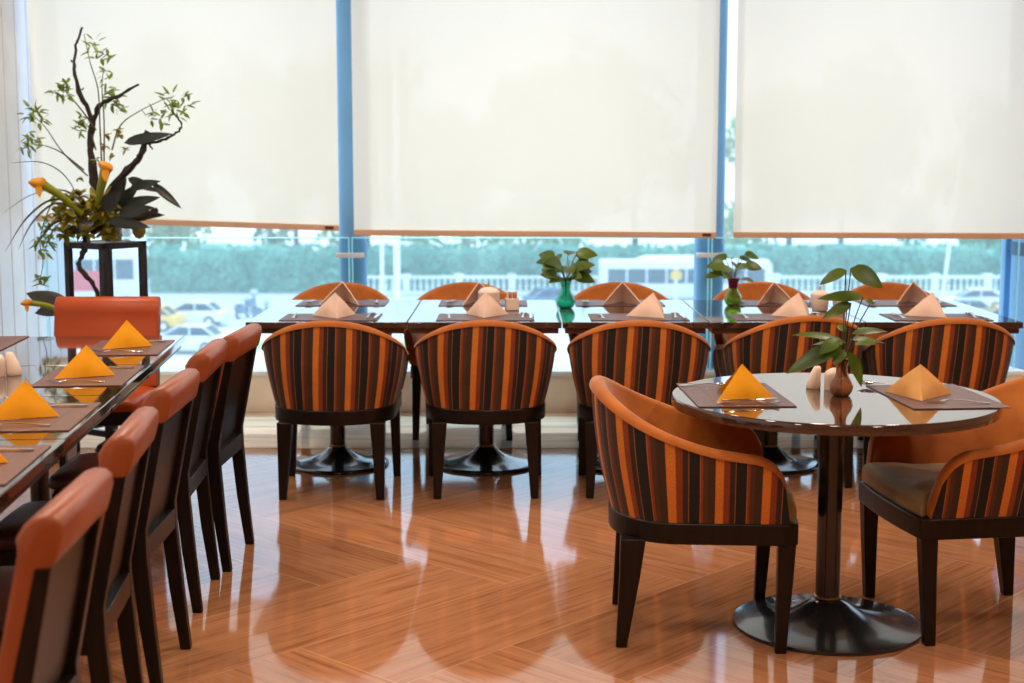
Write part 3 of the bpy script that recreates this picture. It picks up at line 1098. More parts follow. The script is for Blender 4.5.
def sugar_pot(loc, label, s=1):
    t = tag(empty('sugar_pot', loc), label, 'pot')
    b = MB(); b.lathe([(.036 * s, 0), (.040 * s, .004), (.044 * s, .05 * s), (.046 * s, .078 * s), (.042 * s, .078 * s), (.038 * s, .01)], 32); b.build('body', M['ceramic'], t, angle=50)
    b = MB(); b.lathe([(.047 * s, .078 * s), (.047 * s, .083 * s), (.035 * s, .096 * s), (.012 * s, .103 * s), (.001, .104 * s)], 32); l = b.build('lid', M['ceramic'], t, angle=50)
    b = MB(); b.lathe([(.004, .102 * s), (.005, .112 * s), (.007, .117 * s), (.004, .123 * s), (.0005, .124 * s)], 16); b.build('knob', M['brass'], l)
    return t


sugar_pot((1.535, 7.10, ZT), 'lidded peach sugar pot behind the fourth near napkin on the window tables', 1.0)
b = MB(); b.lathe([(.026, 0), (.030, .003), (.033, .05), (.034, .062), (.030, .062), (.027, .008), (.001, .006)], 28, (0, 0, 0))
o = tag(b.build('small_cup', M['ceramic'], angle=50), 'small peach cup just right of the lidded sugar pot', 'cup'); o.location = (1.645, 7.16, ZT)
sugar_pot((-.115, 7.10, ZT), 'peach lidded pot behind the second near napkin, beside sugar packets', 1.15)
t = tag(empty('sugar_caddy', (.0, 7.13, ZT), .1), 'small caddy of upright sugar packets beside the peach lidded pot', 'caddy')
b = MB()
b.box((0, 0, .004), (.066, .07, .008)); b.box((-.031, 0, .03), (.004, .07, .06)); b.box((.031, 0, .03), (.004, .07, .06)); b.box((0, .033, .03), (.066, .004, .06)); b.box((0, -.033, .03), (.066, .004, .06))
b.build('holder', M['ceramic'], t, bevel=.002)
for q in range(5):
    b = MB(); b.box((-.022 + q * .011, 0, .05), (.006, .052, .082)); b.build('packet', M['paper'] if q % 2 else M['napkin_pale'], t, bevel=.001)


# ------------------------------------------------------------------ vases of leaves
def leafspray(b, base, specs, stem_b, mi=0):
    pass


def make_vase(label, loc, mats, plantdef, s=1, collar=None):
    t = tag(empty('vase_of_leaves', loc), label, 'plant')
    b = MB()
    prof = [(.026, 0), (.032, .003), (.042, .02), (.045, .036), (.040, .055), (.028, .072), (.021, .088), (.020, .105), (.024, .125), (.030, .14)]
    inn = [(r - .003, z + (.004 if z < .01 else 0)) for r, z in reversed(prof)]
    n = 32
    rings = []
    for r, z in prof + inn:
        rings.append([Vector((s * (r + .0016 * math.cos(8 * 2 * PI * q / n)) * math.cos(2 * PI * q / n), s * (r + .0016 * math.cos(8 * 2 * PI * q / n)) * math.sin(2 * PI * q / n), s * z)) for q in range(n)])
    b.loft(rings)
    b.build('vase', mats, t, angle=70)
    if collar:
        b = MB(); b.lathe([(.0225 * s, .092 * s), (.026 * s, .125 * s), (.033 * s, .142 * s), (.034 * s, .142 * s), (.027 * s, .124 * s), (.0235 * s, .09 * s)], 32); b.build('rim_band', collar, t)
    for k, (tip, d, L, W, up) in enumerate(plantdef):
        tip = Vector(tip)
        b = MB()
        b.tube(smooth_path([(0, 0, .03 * s), (tip.x * .1, tip.y * .1, .13 * s), (tip.x * .55, tip.y * .55, .13 * s + (tip.z - .13 * s) * .6), tip], 5), .0019, 6)
        st = b.build('stem', M['stem'], t)
        b = MB(); b.leaf(tip, d, up, L, W, .22, .2, n=8)
        b.build('leaf', M['pothos'], st, recalc=False, angle=80)
    return t


rl = random.Random(5)


def bushy(n, H, spread, L0_, W0, seed):
    r = random.Random(seed)
    out = []
    for k in range(n):
        a = 2 * PI * (k / n) * 2.0 + r.uniform(-.4, .4)
        ring = k / n
        rad = spread * (.35 + .5 * r.random())
        z = H * (.55 + .45 * (1 - ring)) + r.uniform(-.015, .015)
        d = Vector((math.cos(a), math.sin(a), r.uniform(-.15, .35)))
        out.append(((rad * math.cos(a), rad * math.sin(a), z), d, L0_ * r.uniform(.8, 1.25), W0 * r.uniform(.8, 1.2), (r.uniform(-.3, .3), -.7, .6)))
    return out


make_vase('green glass vase of bushy leaves on the second seam of the window tables', (.272, 7.22, ZT), M['greenglass'], bushy(24, .262, .085, .105, .07, 11), 1.05)
make_vase('lime glass vase with magenta neck and leaves on the window tables', (1.142, 7.36, ZT), M['limeglass'], bushy(17, .25, .075, .09, .055, 23), 1.0, M['pinkglass'])
# round-table plant, leaf by leaf (offsets from the vase, metres; seen from the front)
V0 = Vector((1.045, 4.485, ZT))


def off(px, py, dy=0):
    return tuple(at(px, py, V0.y + dy) - V0)


def leafdef(p0, p1, dy0, dy1, W, up=(0, -.6, .8)):
    a = Vector(off(*p0, dy0)); b_ = Vector(off(*p1, dy1))
    return (tuple(a), b_ - a, (b_ - a).length * 1.03, W, up)


pl = [leafdef((846, 270), (821, 281), 0, -.02, .038, (0, -.7, .6)), leafdef((851, 268), (883, 284), 0, -.04, .062, (.2, -.9, .35)),
      leafdef((863, 297), (822, 294), -.01, -.03, .040, (0, -.8, .6)), leafdef((851, 303), (825, 316), -.01, -.04, .036, (0, -.9, .4)),
      leafdef((846, 343), (799, 326), -.02, -.05, .045, (0, -.4, .9)), leafdef((842, 345), (790, 366), -.03, -.08, .060, (-.3, -.8, .5)),
      leafdef((852, 334), (888, 325), -.01, .02, .034, (0, -.5, .8)), leafdef((848, 352), (866, 384), -.03, -.05, .048, (.5, -.85, .2)),
      leafdef((850, 340), (885, 336), .03, .06, .034, (0, -.4, .9)), leafdef((846, 346), (814, 338), .02, .08, .045, (0, -.3, .9)),
      leafdef((838, 340), (822, 350), -.05, -.10, .045, (-.2, -.8, .5)), leafdef((855, 344), (874, 340), -.04, -.09, .042, (.3, -.6, .6)),
      leafdef((845, 332), (838, 322), .02, .06, .03, (0, -.5, .6)), leafdef((844, 350), (834, 362), -.04, -.07, .04, (-.3, -.8, .4)),
      leafdef((870, 304), (868, 297), .01, .03, .022, (0, -.6, .7))]
make_vase('amber glass vase with tall leafy sprig on the round table', tuple(V0), M['amberglass'], pl, .84)


# ------------------------------------------------------------------ plant stand and arrangement
t = tag(empty('plant_stand', (-2.075, 7.30, 0), math.radians(-33)), 'tall black open-frame plant stand by the left blind', 'stand')
SW, SH = .29, 1.085
for sx in (-1, 1):
    for sy in (-1, 1):
        b = MB(); b.box((sx * (SW / 2 - .016), sy * (SW / 2 - .016), SH / 2 - .015), (.032, .032, SH - .03)); b.build('leg', M['standblack'], t, bevel=.002)
for z, nm_ in ((SH - .016, 'top_frame'), (.12, 'bottom_frame')):
    b = MB()
    for s_ in (-1, 1):
        b.box((0, s_ * (SW / 2 - .016), z), (SW, .032, .032)); b.box((s_ * (SW / 2 - .016), 0, z), (.032, SW, .032))
    b.build(nm_, M['standblack'], t, bevel=.002)
b = MB(); b.box((0, 0, SH - .010), (SW - .05, SW - .05, .012)); b.build('top_panel', M['standblack'], t)
PY = 7.30
t = tag(empty('flower_arrangement', (-1.985, PY, SH)), 'tall arrangement of driftwood, ferns and yellow pitcher plants on the black stand', 'plant')
O = Vector(t.location)


def rel(px, py, dy=0):
    return at(px, py, PY + dy) - O


b = MB(); b.lathe([(.040, .001), (.042, .006), (.046, .10), (.048, .125), (.042, .126), (.038, .10), (.01, .095)], 28); o = b.build('pot', M['potgrey'], t)
o.location = (at(114, 230, PY).x - O.x, -.02, 0)


def branch(pix, r0, r1, dys=None, name='driftwood', mt='bark', n=7):
    dys = dys or [0] * len(pix)
    pts = smooth_path([rel(x, y, d_) for (x, y), d_ in zip(pix, dys)], 5)
    rr = lerp_r(r0, r1, len(pts))
    rn = random.Random(len(pix) * 7 + int(pix[0][0]))
    if mt == 'bark':
        pts = [p + Vector((rn.uniform(-1, 1), rn.uniform(-1, 1), rn.uniform(-1, 1))) * .004 for p in pts]
        rr = [q * rn.uniform(.8, 1.25) for q in rr]
    b = MB(); b.tube(pts, rr, n)
    return b.build(name, M[mt], t), pts


branch([(100, 226), (97, 200), (93, 170), (90, 140), (92, 119), (81, 96), (74, 70), (76, 46), (82, 27)], .024, .005, [0, 0, 0, .02, .02, 0, -.02, 0, .03])
branch([(91, 128), (99, 106), (115, 98), (139, 84)], .015, .006, [.02, 0, -.05, -.1])
branch([(108, 205), (118, 182), (134, 164), (143, 150), (147, 131)], .022, .012, [0, -.04, -.08, -.1, -.1])
branch([(145, 144), (160, 141), (172, 136), (181, 127), (177, 116), (171, 110)], .008, .004, [-.1, -.12, -.1, -.08, -.06, -.05])
branch([(92, 232), (120, 222), (140, 218), (158, 209)], .02, .014, [-.05, -.1, -.12, -.1])
branch([(86, 228), (84, 250), (79, 266), (90, 280), (98, 296), (100, 312)], .016, .008, [-.05, -.12, -.16, -.17, -.16, -.15])
branch([(78, 93), (83, 88)], .006, .003); branch([(75, 66), (71, 60)], .005, .003); branch([(148, 142), (152, 149)], .006, .003, [-.1, -.1])
sprigs = [([(88, 176), (70, 160), (58, 146), (46, 128), (35, 117)], [(34, 116), (30, 108), (27, 118), (36, 110), (40, 122)]),
          ([(84, 170), (62, 153), (46, 146), (33, 144)], [(32, 143), (28, 136), (25, 147), (33, 150), (36, 138)]),
          ([(102, 170), (100, 130), (98, 90), (90, 62), (84, 34)], [(92, 48), (96, 42), (104, 52), (108, 58), (98, 56)]),
          ([(104, 165), (104, 120), (102, 90), (103, 72)], [(103, 74), (108, 82), (112, 92), (106, 96), (116, 100), (111, 104), (120, 107)]),
          ([(112, 150), (120, 126), (138, 112), (166, 98)], [(150, 116), (156, 112), (166, 100), (170, 96), (176, 104), (182, 100), (188, 104), (172, 112), (180, 114), (160, 122)]),
          ([(96, 130), (80, 108), (66, 92), (60, 84)], [(64, 90), (58, 88), (68, 82), (56, 92), (70, 96)]),
          ([(86, 205), (62, 190), (48, 212), (40, 240), (43, 262), (40, 280)], [(58, 195), (54, 205), (46, 218), (44, 228), (40, 238), (41, 250), (37, 242), (38, 278), (44, 282)]),
          ([(84, 215), (64, 220), (50, 235), (45, 250)], [(58, 222), (52, 232), (47, 244), (60, 216)]),
          ([(96, 150), (90, 130), (84, 122)], [(82, 120), (84, 128), (80, 130)])]
rn = random.Random(3)
for pix, lf in sprigs:
    dy = rn.uniform(-.15, .12)
    o, pts = branch(pix, .0045, .0018, [dy * q / (len(pix) - 1) for q in range(len(pix))], 'twig', 'stem', 5)
    b = MB()
    for (x, y) in lf:
        base = rel(x, y, dy * .8)
        for q in range(6):
            a = rn.uniform(0, 2 * PI)
            d_ = Vector((math.cos(a), rn.uniform(-.5, .5), math.sin(a) * .7 - .15))
            b.leaf(base + Vector((rn.uniform(-.02, .02), rn.uniform(-.02, .02), rn.uniform(-.02, .02))), d_, (0, -.5, .8), rn.uniform(.035, .06), rn.uniform(.012, .02), .15, .2, n=4)
    b.build('fern_leaves', M['fern'], o, recalc=False)
# long arching strap leaves
for pix, w, dy in [([(84, 210), (66, 178), (42, 163), (10, 163)], .014, -.15), ([(84, 214), (56, 200), (28, 218), (5, 252)], .024, -.2), ([(84, 218), (58, 204), (34, 222), (18, 250)], .026, -.1),
                   ([(88, 208), (60, 190), (30, 196), (2, 214)], .012, .1), ([(90, 226), (60, 222), (44, 236), (34, 252)], .03, -.15)]:
    pts = smooth_path([rel(x, y, dy * k) for k, (x, y) in enumerate(pix)], 6)
    b = MB(); vs = []; nn = len(pts)
    for k, p in enumerate(pts):
        f = k / (nn - 1); hw = w * .75 * (math.sin(PI * (.12 + .88 * f)) ** .7 + .03)
        vs += [p + Vector((0, -hw, hw * .5)), p, p + Vector((0, hw, hw * .5))]
    fs = []
    for k in range(nn - 1):
        o_ = 3 * k; fs += [(o_, o_ + 1, o_ + 4, o_ + 3), (o_ + 1, o_ + 2, o_ + 5, o_ + 4)]
    b.add(vs, fs); b.build('strap_leaf', M['strap'], t, recalc=False, angle=80)
# broad dark leaves on the right
for p0, p1, dy, W in [((124, 143), (167, 133), -.1, .045), ((130, 188), (157, 181), -.15, .04), ((152, 183), (179, 206), -.15, .035), ((122, 206), (156, 197), -.1, .045), ((118, 214), (150, 207), -.2, .05),
                      ((128, 178), (154, 190), -.05, .04), ((110, 205), (124, 180), -.1, .06), ((104, 210), (118, 192), -.2, .07),
                      ((112, 212), (136, 186), .05, .06), ((116, 216), (160, 214), .08, .05), ((100, 214), (92, 186), .06, .05), ((108, 220), (146, 226), -.16, .05), ((104, 200), (128, 168), .08, .04), ((96, 222), (66, 232), -.1, .05)]:
    a = rel(*p0, dy); e_ = rel(*p1, dy - .05)
    b = MB(); b.leaf(a, e_ - a, (.1, -1, .25), (e_ - a).length * 1.05, W * 1.2, .12, .25, n=8); b.build('broad_leaf', M['darkleaf'], t, recalc=False, angle=80)


def pitcher(p0, p1, dy, r0, r1):
    a, e_ = rel(*p0, dy), rel(*p1, dy - .12)
    mid = (a + e_) / 2 + Vector((0, 0, .01))
    pts = smooth_path([a, mid, e_], 6)
    b = MB(); b.tube(pts, lerp_r(r0, r1, len(pts)), 14); o = b.build('pitcher_tube', M['pitcher'], t)
    d_ = (e_ - a).normalized()
    b = MB()
    c_ = e_ + d_ * .012
    rings = []
    for q in range(11):
        f = q / 10
        rr = r1 * (1.12 + .28 * math.sin(PI * min(1, f * 1.3))) * math.sqrt(max(.003, 1 - max(0, (f - .25) / .75) ** 2.2))
        bend = -.9 * r1 * f * f
        cc = c_ + d_ * (f * r1 * 2.3 - r1 * .7) + Vector((bend, -.7 * r1 * f * f, bend * .8))
        x = d_.cross(Vector((0, 1, 0))).normalized(); y = d_.cross(x)
        rings.append([cc + rr * (math.cos(2 * PI * s_ / 16) * x + .85 * math.sin(2 * PI * s_ / 16) * y) * (1 + .05 * math.sin(5 * 2 * PI * s_ / 16)) for s_ in range(16)])
    b.loft(rings)
    b.leaf(c_ + Vector((0, -r1, -.01)), Vector((.1, -.2, -1)), (0, -1, 0), r1 * 2.6, r1 * 1.4, .1, .2)
    b.build('pitcher_hood', M['hood'], o, recalc=False)


pitcher((82, 214), (42, 184), -.12, .013, .024)
pitcher((97, 208), (106, 168), -.15, .014, .027)
# mossy blossoms around the pot
for k in range(30):
    x, y = rn.uniform(62, 114), rn.uniform(196, 236)
    b = MB()
    c_ = rel(x, y, rn.uniform(-.16, .02))
    for q in range(12):
        d_ = Vector((rn.uniform(-1, 1), rn.uniform(-1, .3), rn.uniform(-.6, 1)))
        b.leaf(c_, d_, (0, -.3, 1), rn.uniform(.045, .075), rn.uniform(.028, .045), .3, .2, n=4)
    b.build('blossom', M['moss'], t, recalc=False)
for x, y in ((108, 135), (118, 130), (105, 146), (126, 150), (112, 158), (96, 160), (80, 178), (120, 135)):
    b = MB(); c_ = rel(x, y, rn.uniform(-.1, .05))
    for q in range(7):
        d_ = Vector((rn.uniform(-1, 1), rn.uniform(-1, .3), rn.uniform(-.8, 1))); b.leaf(c_, d_, (0, -.3, 1), rn.uniform(.02, .035), .022, .2, .2, n=4)
    b.build('blossom', M['moss'], t, recalc=False)
b = MB()
c_ = rel(139, 231, -.14)
b.lathe([(.002, -.04), (.02, -.032), (.033, -.008), (.034, .01), (.026, .028), (.010, .036), (.004, .04)], 20, tuple(c_)); b.build('seed_pod', M['fruit'], t)
# low pitcher plant behind the orange chair
t2 = tag(empty('low_pitcher_plant', (-2.28, 7.05, 0)), 'low dark-leaved plant with a yellow pitcher bloom left of the orange chair', 'plant')
O = Vector(t2.location); PY = 7.05; t = t2
b = MB(); b.lathe([(.08, 0), (.09, .01), (.115, .42), (.12, .46), (.108, .46), (.1, .43), (.02, .42)], 32); b.build('pot', M['potgrey'], t)
branch([(64, 420), (66, 360), (66, 318), (60, 304)], .009, .006, name='stalk', mt='stem')
branch([(66, 330), (78, 312), (96, 305)], .007, .004, name='stalk', mt='stem')
a, e_ = rel(72, 312, 0), rel(27, 292, -.08)
b = MB(); b.leaf(a, e_ - a, (0, -.7, .6), (e_ - a).length, .12, .06, .2, n=8); b.build('broad_leaf', M['darkleaf'], t, recalc=False, angle=80)
a, e_ = rel(72, 306, .05), rel(34, 312, .05)
b = MB(); b.leaf(a, e_ - a, (0, -.7, .6), (e_ - a).length, .10, .06, .2, n=8); b.build('broad_leaf', M['darkleaf'], t, recalc=False, angle=80)
pitcher((64, 312), (30, 303), -.06, .010, .014)

# ------------------------------------------------------------------ outdoors, one storey block below
GZ = -8.5
b = MB(); b.box((0, 145, GZ - .5), (260, 270, 1)); struct(b.build('ground', M['paving']))
b = MB(); b.box((0, 97, GZ + .01), (260, 22, .02)); struct(b.build('road', M['asphalt']))
b = MB(); b.box((-19, 77.8, GZ + .03), (27, 3.0, .06)); o = tag(b.build('grass_verge', M['grass']), 'strip of lawn along the street seen left, below the parked white cars', 'grass', kind='stuff')


def wheel(t, x, y, r=.33, w=.22):
    b = MB(); b.tube([(x, y - w / 2, r), (x, y + w / 2, r)], r, 20); o = b.build('wheel', M['tyre'], t)
    b = MB(); b.tube([(x, y - w / 2 - .01, r), (x, y + w / 2 + .01, r)], r * .58, 14); b.build('hub_cap', M['clamp'], o)


def rrect(x, hw, z0, z1, r):
    pts = []
    for sy, sz, a0 in ((1, 1, 0), (-1, 1, PI / 2), (-1, -1, PI), (1, -1, 3 * PI / 2)):
        for a in range(4):
            an = a0 + PI / 2 * a / 3
            pts.append(Vector((x, sy * (hw - r) + r * math.cos(an), (z1 - r if sz > 0 else z0 + r) + r * math.sin(an))))
    return pts


def car(label, paint, loc, rz):
    t = tag(empty('car', loc, rz), label, 'car', 'cars on the street outside')
    b = MB()
    b.loft([rrect(x, hw, z0, z1, r) for x, hw, z0, z1, r in ((-2.2, .7, .4, .8, .1), (-2.1, .82, .3, .92, .12), (-1.3, .88, .22, .98, .12), (0, .9, .22, .96, .12), (1.0, .88, .22, .94, .12), (1.9, .82, .26, .8, .12), (2.2, .68, .36, .66, .1))])
    b.build('body', M[paint], t)
    b = MB()
    b.loft([rrect(x, hw, .9, z1, .03) for x, hw, z1 in ((-1.75, .74, .97), (-1.1, .72, 1.40), (.15, .72, 1.42), (1.1, .76, .96))])
    b.build('windows', M['carglass'], t)
    b = MB()
    b.loft([rrect(x, hw, 1.38, z1, .03) for x, hw, z1 in ((-1.2, .66, 1.44), (-.6, .70, 1.49), (.0, .70, 1.48), (.25, .66, 1.43))])
    for x0, z0_, x1, z1_ in ((-1.78, .95, -1.15, 1.43), (.2, 1.43, 1.1, .95), (-.45, .95, -.42, 1.43)):
        for sy in (-1, 1):
            b.tube([(x0, sy * .75, z0_), (x1, sy * .70, z1_)], .045, 6)
    b.build('roof', M[paint], t)
    for x in (-1.35, 1.35):
        for sy in (-1, 1):
            wheel(t, x, sy * .80)
    for sy in (-1, 1):
        b = MB(); b.box((2.1, sy * .6, .62), (.14, .26, .12)); b.build('headlight', M['lamp_clear'], t, bevel=.02)
        b = MB(); b.box((-2.13, sy * .64, .76), (.12, .24, .14)); b.build('taillight', M['lamp_red'], t, bevel=.02)
    return t


def gp(px, py):
    """point on the street seen in a direction"""
    d_ = at(px, py, 1.0) - Vector((0, 0, EYE))
    s_ = (GZ + .02 - EYE) / d_.z
    return (d_.x * s_, d_.y * s_, GZ + .02)


car('white car parked on the street, upper one left of the window tables', 'carwhite', gp(192, 325), math.radians(174))
car('white car parked below and in front of the other white car, left', 'carwhite', gp(187, 352), math.radians(172))
car('silver grey car behind the near-left corner of the window tables', 'carsilver', gp(306, 320), math.radians(160))
car('blue car seen just left of the green glass vase, beyond the window', 'carblue', gp(556, 309), math.radians(20))
car('white car at right, parked before the balustrade by the thick column', 'carwhite', gp(972, 310), math.radians(172))
car('silver car at right, in front of the white one by the column', 'carsilver', gp(960, 322), math.radians(168))
car('yellow taxi low at right by the thick blue column', 'caryellow', gp(1000, 330), math.radians(170))
car('pale yellow car half hidden behind the lower white car, left', 'caryellow', gp(146, 330), math.radians(176))


def scooter(loc, rz, label):
    t = tag(empty('scooter', loc, rz), label, 'scooter', 'scooters by the street')
    for x in (-.62, .62):
        wheel(t, x, 0, .26, .12)
    b = MB(); b.loft([rrect(x, hw, z0, z1, .05) for x, hw, z0, z1 in ((-.85, .14, .55, .8), (-.4, .2, .35, .85), (.0, .2, .3, .75), (.15, .18, .25, .45), (.4, .18, .25, .4))]); b.build('body', M['carblue'], t)
    b = MB(); b.tube([(.62, 0, .26), (.5, 0, .7), (.42, 0, 1.1)], [.06, .12, .08], 8); b.tube([(.42, -.34, 1.12), (.42, .34, 1.12)], .03, 6); b.build('steering_column', M['carblue'], t)
    b = MB(); b.loft([rrect(x, .15, .84, z1, .03) for x, z1 in ((-.8, .92), (-.3, .95), (.05, .9))]); b.build('saddle', M['tyre'], t)
    b = MB(); b.box((.52, 0, 1.3), (.02, .5, .4), mat=Matrix.Rotation(-.4, 3, 'Y')); b.build('windscreen', M['lamp_clear'], t)


for k, (px, py, a, l) in enumerate([(243, 318, 70, 'blue scooter standing left of the window tables, beside the silver car'), (252, 312, 80, 'blue scooter behind the nearer scooter, left of the window tables'), (262, 322, 60, 'blue scooter nearest to the silver car, by the table corner')]):
    scooter(gp(px, py), math.radians(a), l)


def bus(loc, rz, label, paint, L, H, band=True, red=False):
    t = tag(empty('bus', loc, rz), label, 'bus')
    hl = L / 2
    b = MB(); b.loft([rrect(x, hw, .35, z1, .15) for x, hw, z1 in ((-hl, 1.15, H - .15), (-hl + .15, 1.25, H), (hl - .25, 1.25, H), (hl, 1.12, H - .35))]); b.build('body', M[paint], t)
    for sy in (-1, 1):
        nwin = int(L / 1.5)
        for q in range(nwin):
            x0 = -hl + .5 + q * (L - 1.0) / nwin
            b = MB(); b.box((x0 + (L - 1) / nwin / 2, sy * 1.245, H * .62), ((L - 1) / nwin - .12, .04, H * .36)); b.build('side_window', M['carglass'], t, bevel=.01)
    b = MB(); b.box((hl - .03, 0, H * .62), (.08, 2.1, H * .42)); b.build('windscreen', M['carglass'], t, bevel=.02)
    b = MB(); b.loft([rrect(x, .9, H - .05, z1, .08) for x, z1 in ((-hl * .55, H + .1), (-hl * .45, H + .28), (hl * .35, H + .28), (hl * .45, H + .1))]); b.build('roof_unit', M[paint], t)
    for x in (-hl * .62, hl * .66):
        for sy in (-1, 1):
            wheel(t, x, sy * 1.1, .48, .28)
    if red:
        for sy in (-1, 1):
            b = MB(); b.box((-.6, sy * 1.275, H * .42), (2.6, .02, H * .36)); b.build('red_panel', M['carred'], t, bevel=.005)
    return t


x, y, z = gp(684, 300)
bus((x, y, z), 0, 'long white bus on the street behind the middle of the window tables', 'carwhite', 12.4, 2.95)
x, y, z = gp(100, 303)
bus((x, y, z), math.radians(2), 'white van-like bus with a red side panel behind the plant stand', 'carwhite', 6.6, 4.0, red=True)

# white stone balustrade along the far pavement
FY = 108.0
t = tag(empty('stone_balustrade', (8, FY, GZ)), 'long white stone balustrade across the street below the hedge', 'balustrade')
FX0, FX1 = -20, 44
b = MB(); b.box(((FX0 + FX1) / 2, 0, .15), (FX1 - FX0, .5, .3)); b.build('plinth', M['whitestone'], t)
b = MB(); b.box(((FX0 + FX1) / 2, 0, 1.35), (FX1 - FX0, .45, .18)); b.build('top_rail', M['whitestone'], t, bevel=.03)
px_ = FX0
while px_ < FX1 - 1:
    b = MB(); b.box((px_, 0, .75), (.55, .55, 1.5)); b.box((px_, 0, 1.54), (.68, .68, .1)); b.build('pier', M['whitestone'], t, bevel=.02)
    b = MB()
    for q in range(7):
        b.lathe([(.11, .3), (.07, .36), (.13, .62), (.06, .95), (.1, 1.2), (.1, 1.26)], 8, (px_ + .62 + q * .46, 0, 0))
    b.build('balusters', M['whitestone'], t)
    px_ += 4.0
# clipped hedge: dense leaf mass
rn = random.Random(21)
b = MB()
for x0 in range(-60, 70, 2):
    z1 = 3.4 + rn.uniform(-.25, .3)
    b.loft([[Vector((x0 + dx, FY + 3 + sy * 1.0, GZ + zz)) for sy, zz in ((-1, 0), (1, 0), (1, z1 - .3), (.6, z1), (-.6, z1), (-1, z1 - .3))] for dx in (0, 2.02)])
for k in range(9000):
    x = rn.uniform(-60, 70); z = rn.uniform(.1, 3.6); yy = FY + 2 - rn.uniform(0, .35)
    if z > 3.1:
        yy += rn.uniform(0, 2)
    a = rn.uniform(0, 2 * PI)
    u_ = Vector((math.cos(a), rn.uniform(-.6, .6), math.sin(a))) * .28; v_ = Vector((-math.sin(a), rn.uniform(-.6, .6), math.cos(a))) * .16
    p = Vector((x, yy, GZ + z))
    b.add([p - u_, p + v_, p + u_, p - v_], [(0, 1, 2, 3)])
tag(b.build('clipped_hedge', M['hedge'], smooth=False, recalc=False), 'long dark green clipped hedge behind the white balustrade', 'hedge')


def crown_mesh(seed, h, w, n):
    r = random.Random(seed)
    b = MB()
    blobs = [(Vector((r.uniform(-.5, .5) * w, r.uniform(-.4, .4) * w, h * r.uniform(.2, .95))), r.uniform(.18, .32) * w) for _ in range(18)]
    for k in range(n):
        c_, rad = blobs[r.randrange(18)]
        d_ = Vector((r.gauss(0, 1), r.gauss(0, 1), r.gauss(0, 1))).normalized()
        p = c_ + d_ * rad * r.uniform(.55, 1.05)
        u_ = Vector((r.gauss(0, 1), r.gauss(0, 1), r.gauss(0, 1))).normalized() * r.uniform(.25, .5)
        v_ = u_.cross(d_).normalized() * r.uniform(.15, .3)
        b.add([p - u_, p + v_, p + u_, p - v_], [(0, 1, 2, 3)])
    return b


def make_tree(name, seed, h, w, mt):
    t = empty(name)
    b = crown_mesh(seed, h, w, 4200); b.build('crown', M[mt], t, smooth=False, recalc=False)
    b = MB(); b.tube(smooth_path([(0, 0, 0), (.1, 0, h * .25), (-.1, .1, h * .5), (.1, 0, h * .8)], 4), lerp_r(.32, .07, 13), 8)
    for a in (0, 2.1, 4.2):
        b.tube([(0, 0, h * .35), (math.cos(a) * w * .2, math.sin(a) * w * .2, h * .55), (math.cos(a) * w * .32, math.sin(a) * w * .32, h * .72)], [.15, .09, .05], 6)
    b.build('trunk', M['trunk'], t)
    return t


TP = [make_tree('street_tree', 1, 15, 10, 'tree_a'), make_tree('street_tree', 2, 17, 11, 'tree_b'), make_tree('street_tree', 3, 13, 9, 'tree_a')]
rowx = [-44, -36, -28, -20, -12, -4.5, 3.5, 11.5, 23, 30.5, 39.5, 48.5]
nm = ['pale bushy tree', 'deep green tall tree', 'pale round tree']
for k, x in enumerate(rowx):
    kd = [0, 1, 2, 1, 0, 2][k % 6]
    y = FY + 9.5 + rn.uniform(0, 1.5) + (15 if k % 2 else 0)
    wh = 'behind the left blind' if x < -16 else ('behind the middle blind' if x < 17 else 'behind the right blind')
    lab = '%s beyond the hedge, %s, %s tree from the left' % (nm[kd], wh, ['first', 'second', 'third', 'fourth', 'fifth', 'sixth', 'seventh', 'eighth', 'ninth', 'tenth', 'eleventh', 'twelfth'][k])
    src = TP[kd]
    if 'label' not in src:
        tag(src, lab, 'tree', 'trees beyond the hedge'); src.location = (x, y, GZ); src.rotation_euler = (0, 0, k * 1.3)
        o = src
    else:
        o = dup(src, (x, y, GZ), k * 1.3, lab)
    s_ = rn.uniform(.9, 1.12)
    o.scale = (s_ * (.8 if k == 10 else 1.05), s_, s_ * (.72 if k == 10 else 1.15))


# lamp posts and the yellow sign
def pole(px, py0, Y, r, topz, label, lean=0):
    x = at(px, py0, Y).x
    t = tag(empty('lamp_post', (x, Y, GZ)), label, 'lamp post', 'white lamp posts outside')
    b = MB(); b.lathe([(r * 2, 0), (r * 2, .2), (r * 1.2, .35), (r, .6), (r * .75, topz - GZ)], 14)
    o = b.build('shaft', M['whitestone'], t)
    b = MB(); b.tube([(0, 0, topz - GZ - .1), (.25, 0, topz - GZ + .25), (.9, 0, topz - GZ + .35)], [r * .7, r * .6, r * .5], 8); b.build('arm', M['whitestone'], t)
    b = MB(); b.loft([rrect(xx, hw, topz - GZ + .25, topz - GZ + .42, .04) for xx, hw in ((.8, .1), (1.0, .22), (1.6, .2), (1.8, .1))]); b.build('lamp_head', M['lamp_clear'], t)
    if lean:
        t.rotation_euler = (0, lean, 0)
    return t


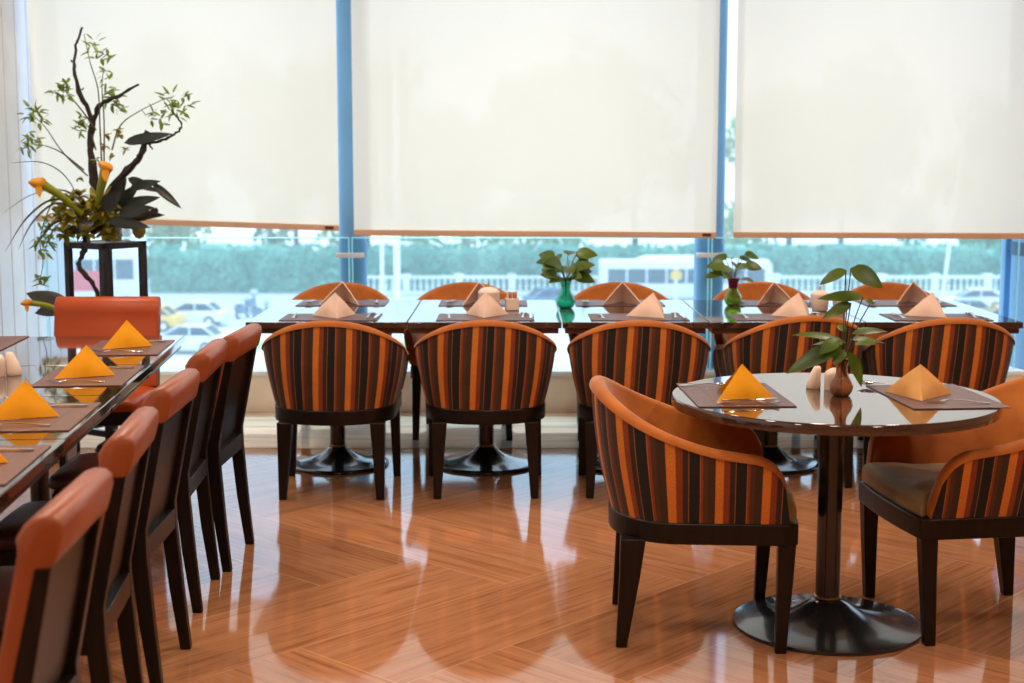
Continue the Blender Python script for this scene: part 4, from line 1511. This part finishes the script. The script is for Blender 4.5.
pole(397, 270, 62, .15, 6.6, 'tall white lamp post right of the left blue post, thickest of the posts')
pole(382, 270, 80, .11, 6.0, 'thinner white lamp post just right of the left blue post')
pole(941, 260, 84, .10, 7.0, 'leaning white lamp post seen beneath the right blind', math.radians(5))
x = at(676, 272, 98).x
t = tag(empty('road_sign', (x, 98, GZ)), 'small yellow sign on a white pole in front of the bus', 'sign')
b = MB(); b.lathe([(.12, 0), (.1, 2.4)], 12); b.build('pole', M['whitestone'], t)
b = MB(); b.loft([[Vector((a, yy, z)) for a, z in ((-.38, 2.0), (.38, 2.0), (.38, 2.45), (0, 2.8), (-.38, 2.45))] for yy in (-.16, -.12)]); b.build('sign_plate', M['caryellow'], t)

# ------------------------------------------------------------------ light
W = bpy.data.worlds.new('sky'); bpy.context.scene.world = W
W.use_nodes = True
nt = W.node_tree; nt.nodes.clear()
bg = nt.nodes.new('ShaderNodeBackground'); wo = nt.nodes.new('ShaderNodeOutputWorld')
bg.inputs[0].default_value = (.74, .83, 1.0, 1); bg.inputs[1].default_value = 1.55
nt.links.new(bg.outputs[0], wo.inputs[0])
sl = bpy.data.lights.new('sun', 'SUN'); sl.energy = 2.7; sl.angle = .02; sl.color = (1, .94, .84)
so = bpy.data.objects.new('sun', sl); C.objects.link(so); so.rotation_euler = Euler((math.radians(-26), 0, math.radians(8)))
k = 0
for x in (-1.9, .2, 2.3):
    for y in (.4, 2.6, 4.6, 6.6):
        l = bpy.data.lights.new('ceiling_lamp', 'AREA'); l.shape = 'DISK'; l.size = .45; l.energy = 17; l.color = (1, .84, .67)
        o = bpy.data.objects.new('ceiling_lamp', l); C.objects.link(o); o.location = (x, y, ZC - .02)

# ------------------------------------------------------------------ camera
cam = bpy.data.cameras.new('camera'); co = bpy.data.objects.new('camera', cam); C.objects.link(co)
cam.sensor_width = 36; cam.lens = FPX / 1024 * 36; cam.clip_end = 1000
co.location = (0, 0, EYE); co.rotation_euler = (PI / 2 - PITCH, 0, 0)
cam.dof.use_dof = True; cam.dof.focus_distance = 5.0; cam.dof.aperture_fstop = 3.2
sc = bpy.context.scene
sc.camera = co
sc.view_settings.view_transform = 'Standard'; sc.view_settings.look = 'None'; sc.view_settings.gamma = 1; sc.view_settings.exposure = .42
sc.view_settings.use_curve_mapping = False
sc.cycles.use_denoising = True
sc.cycles.max_bounces = 12; sc.cycles.transparent_max_bounces = 16
sc.cycles.sample_clamp_indirect = 6
sc.cycles.caustics_reflective = False; sc.cycles.caustics_refractive = False
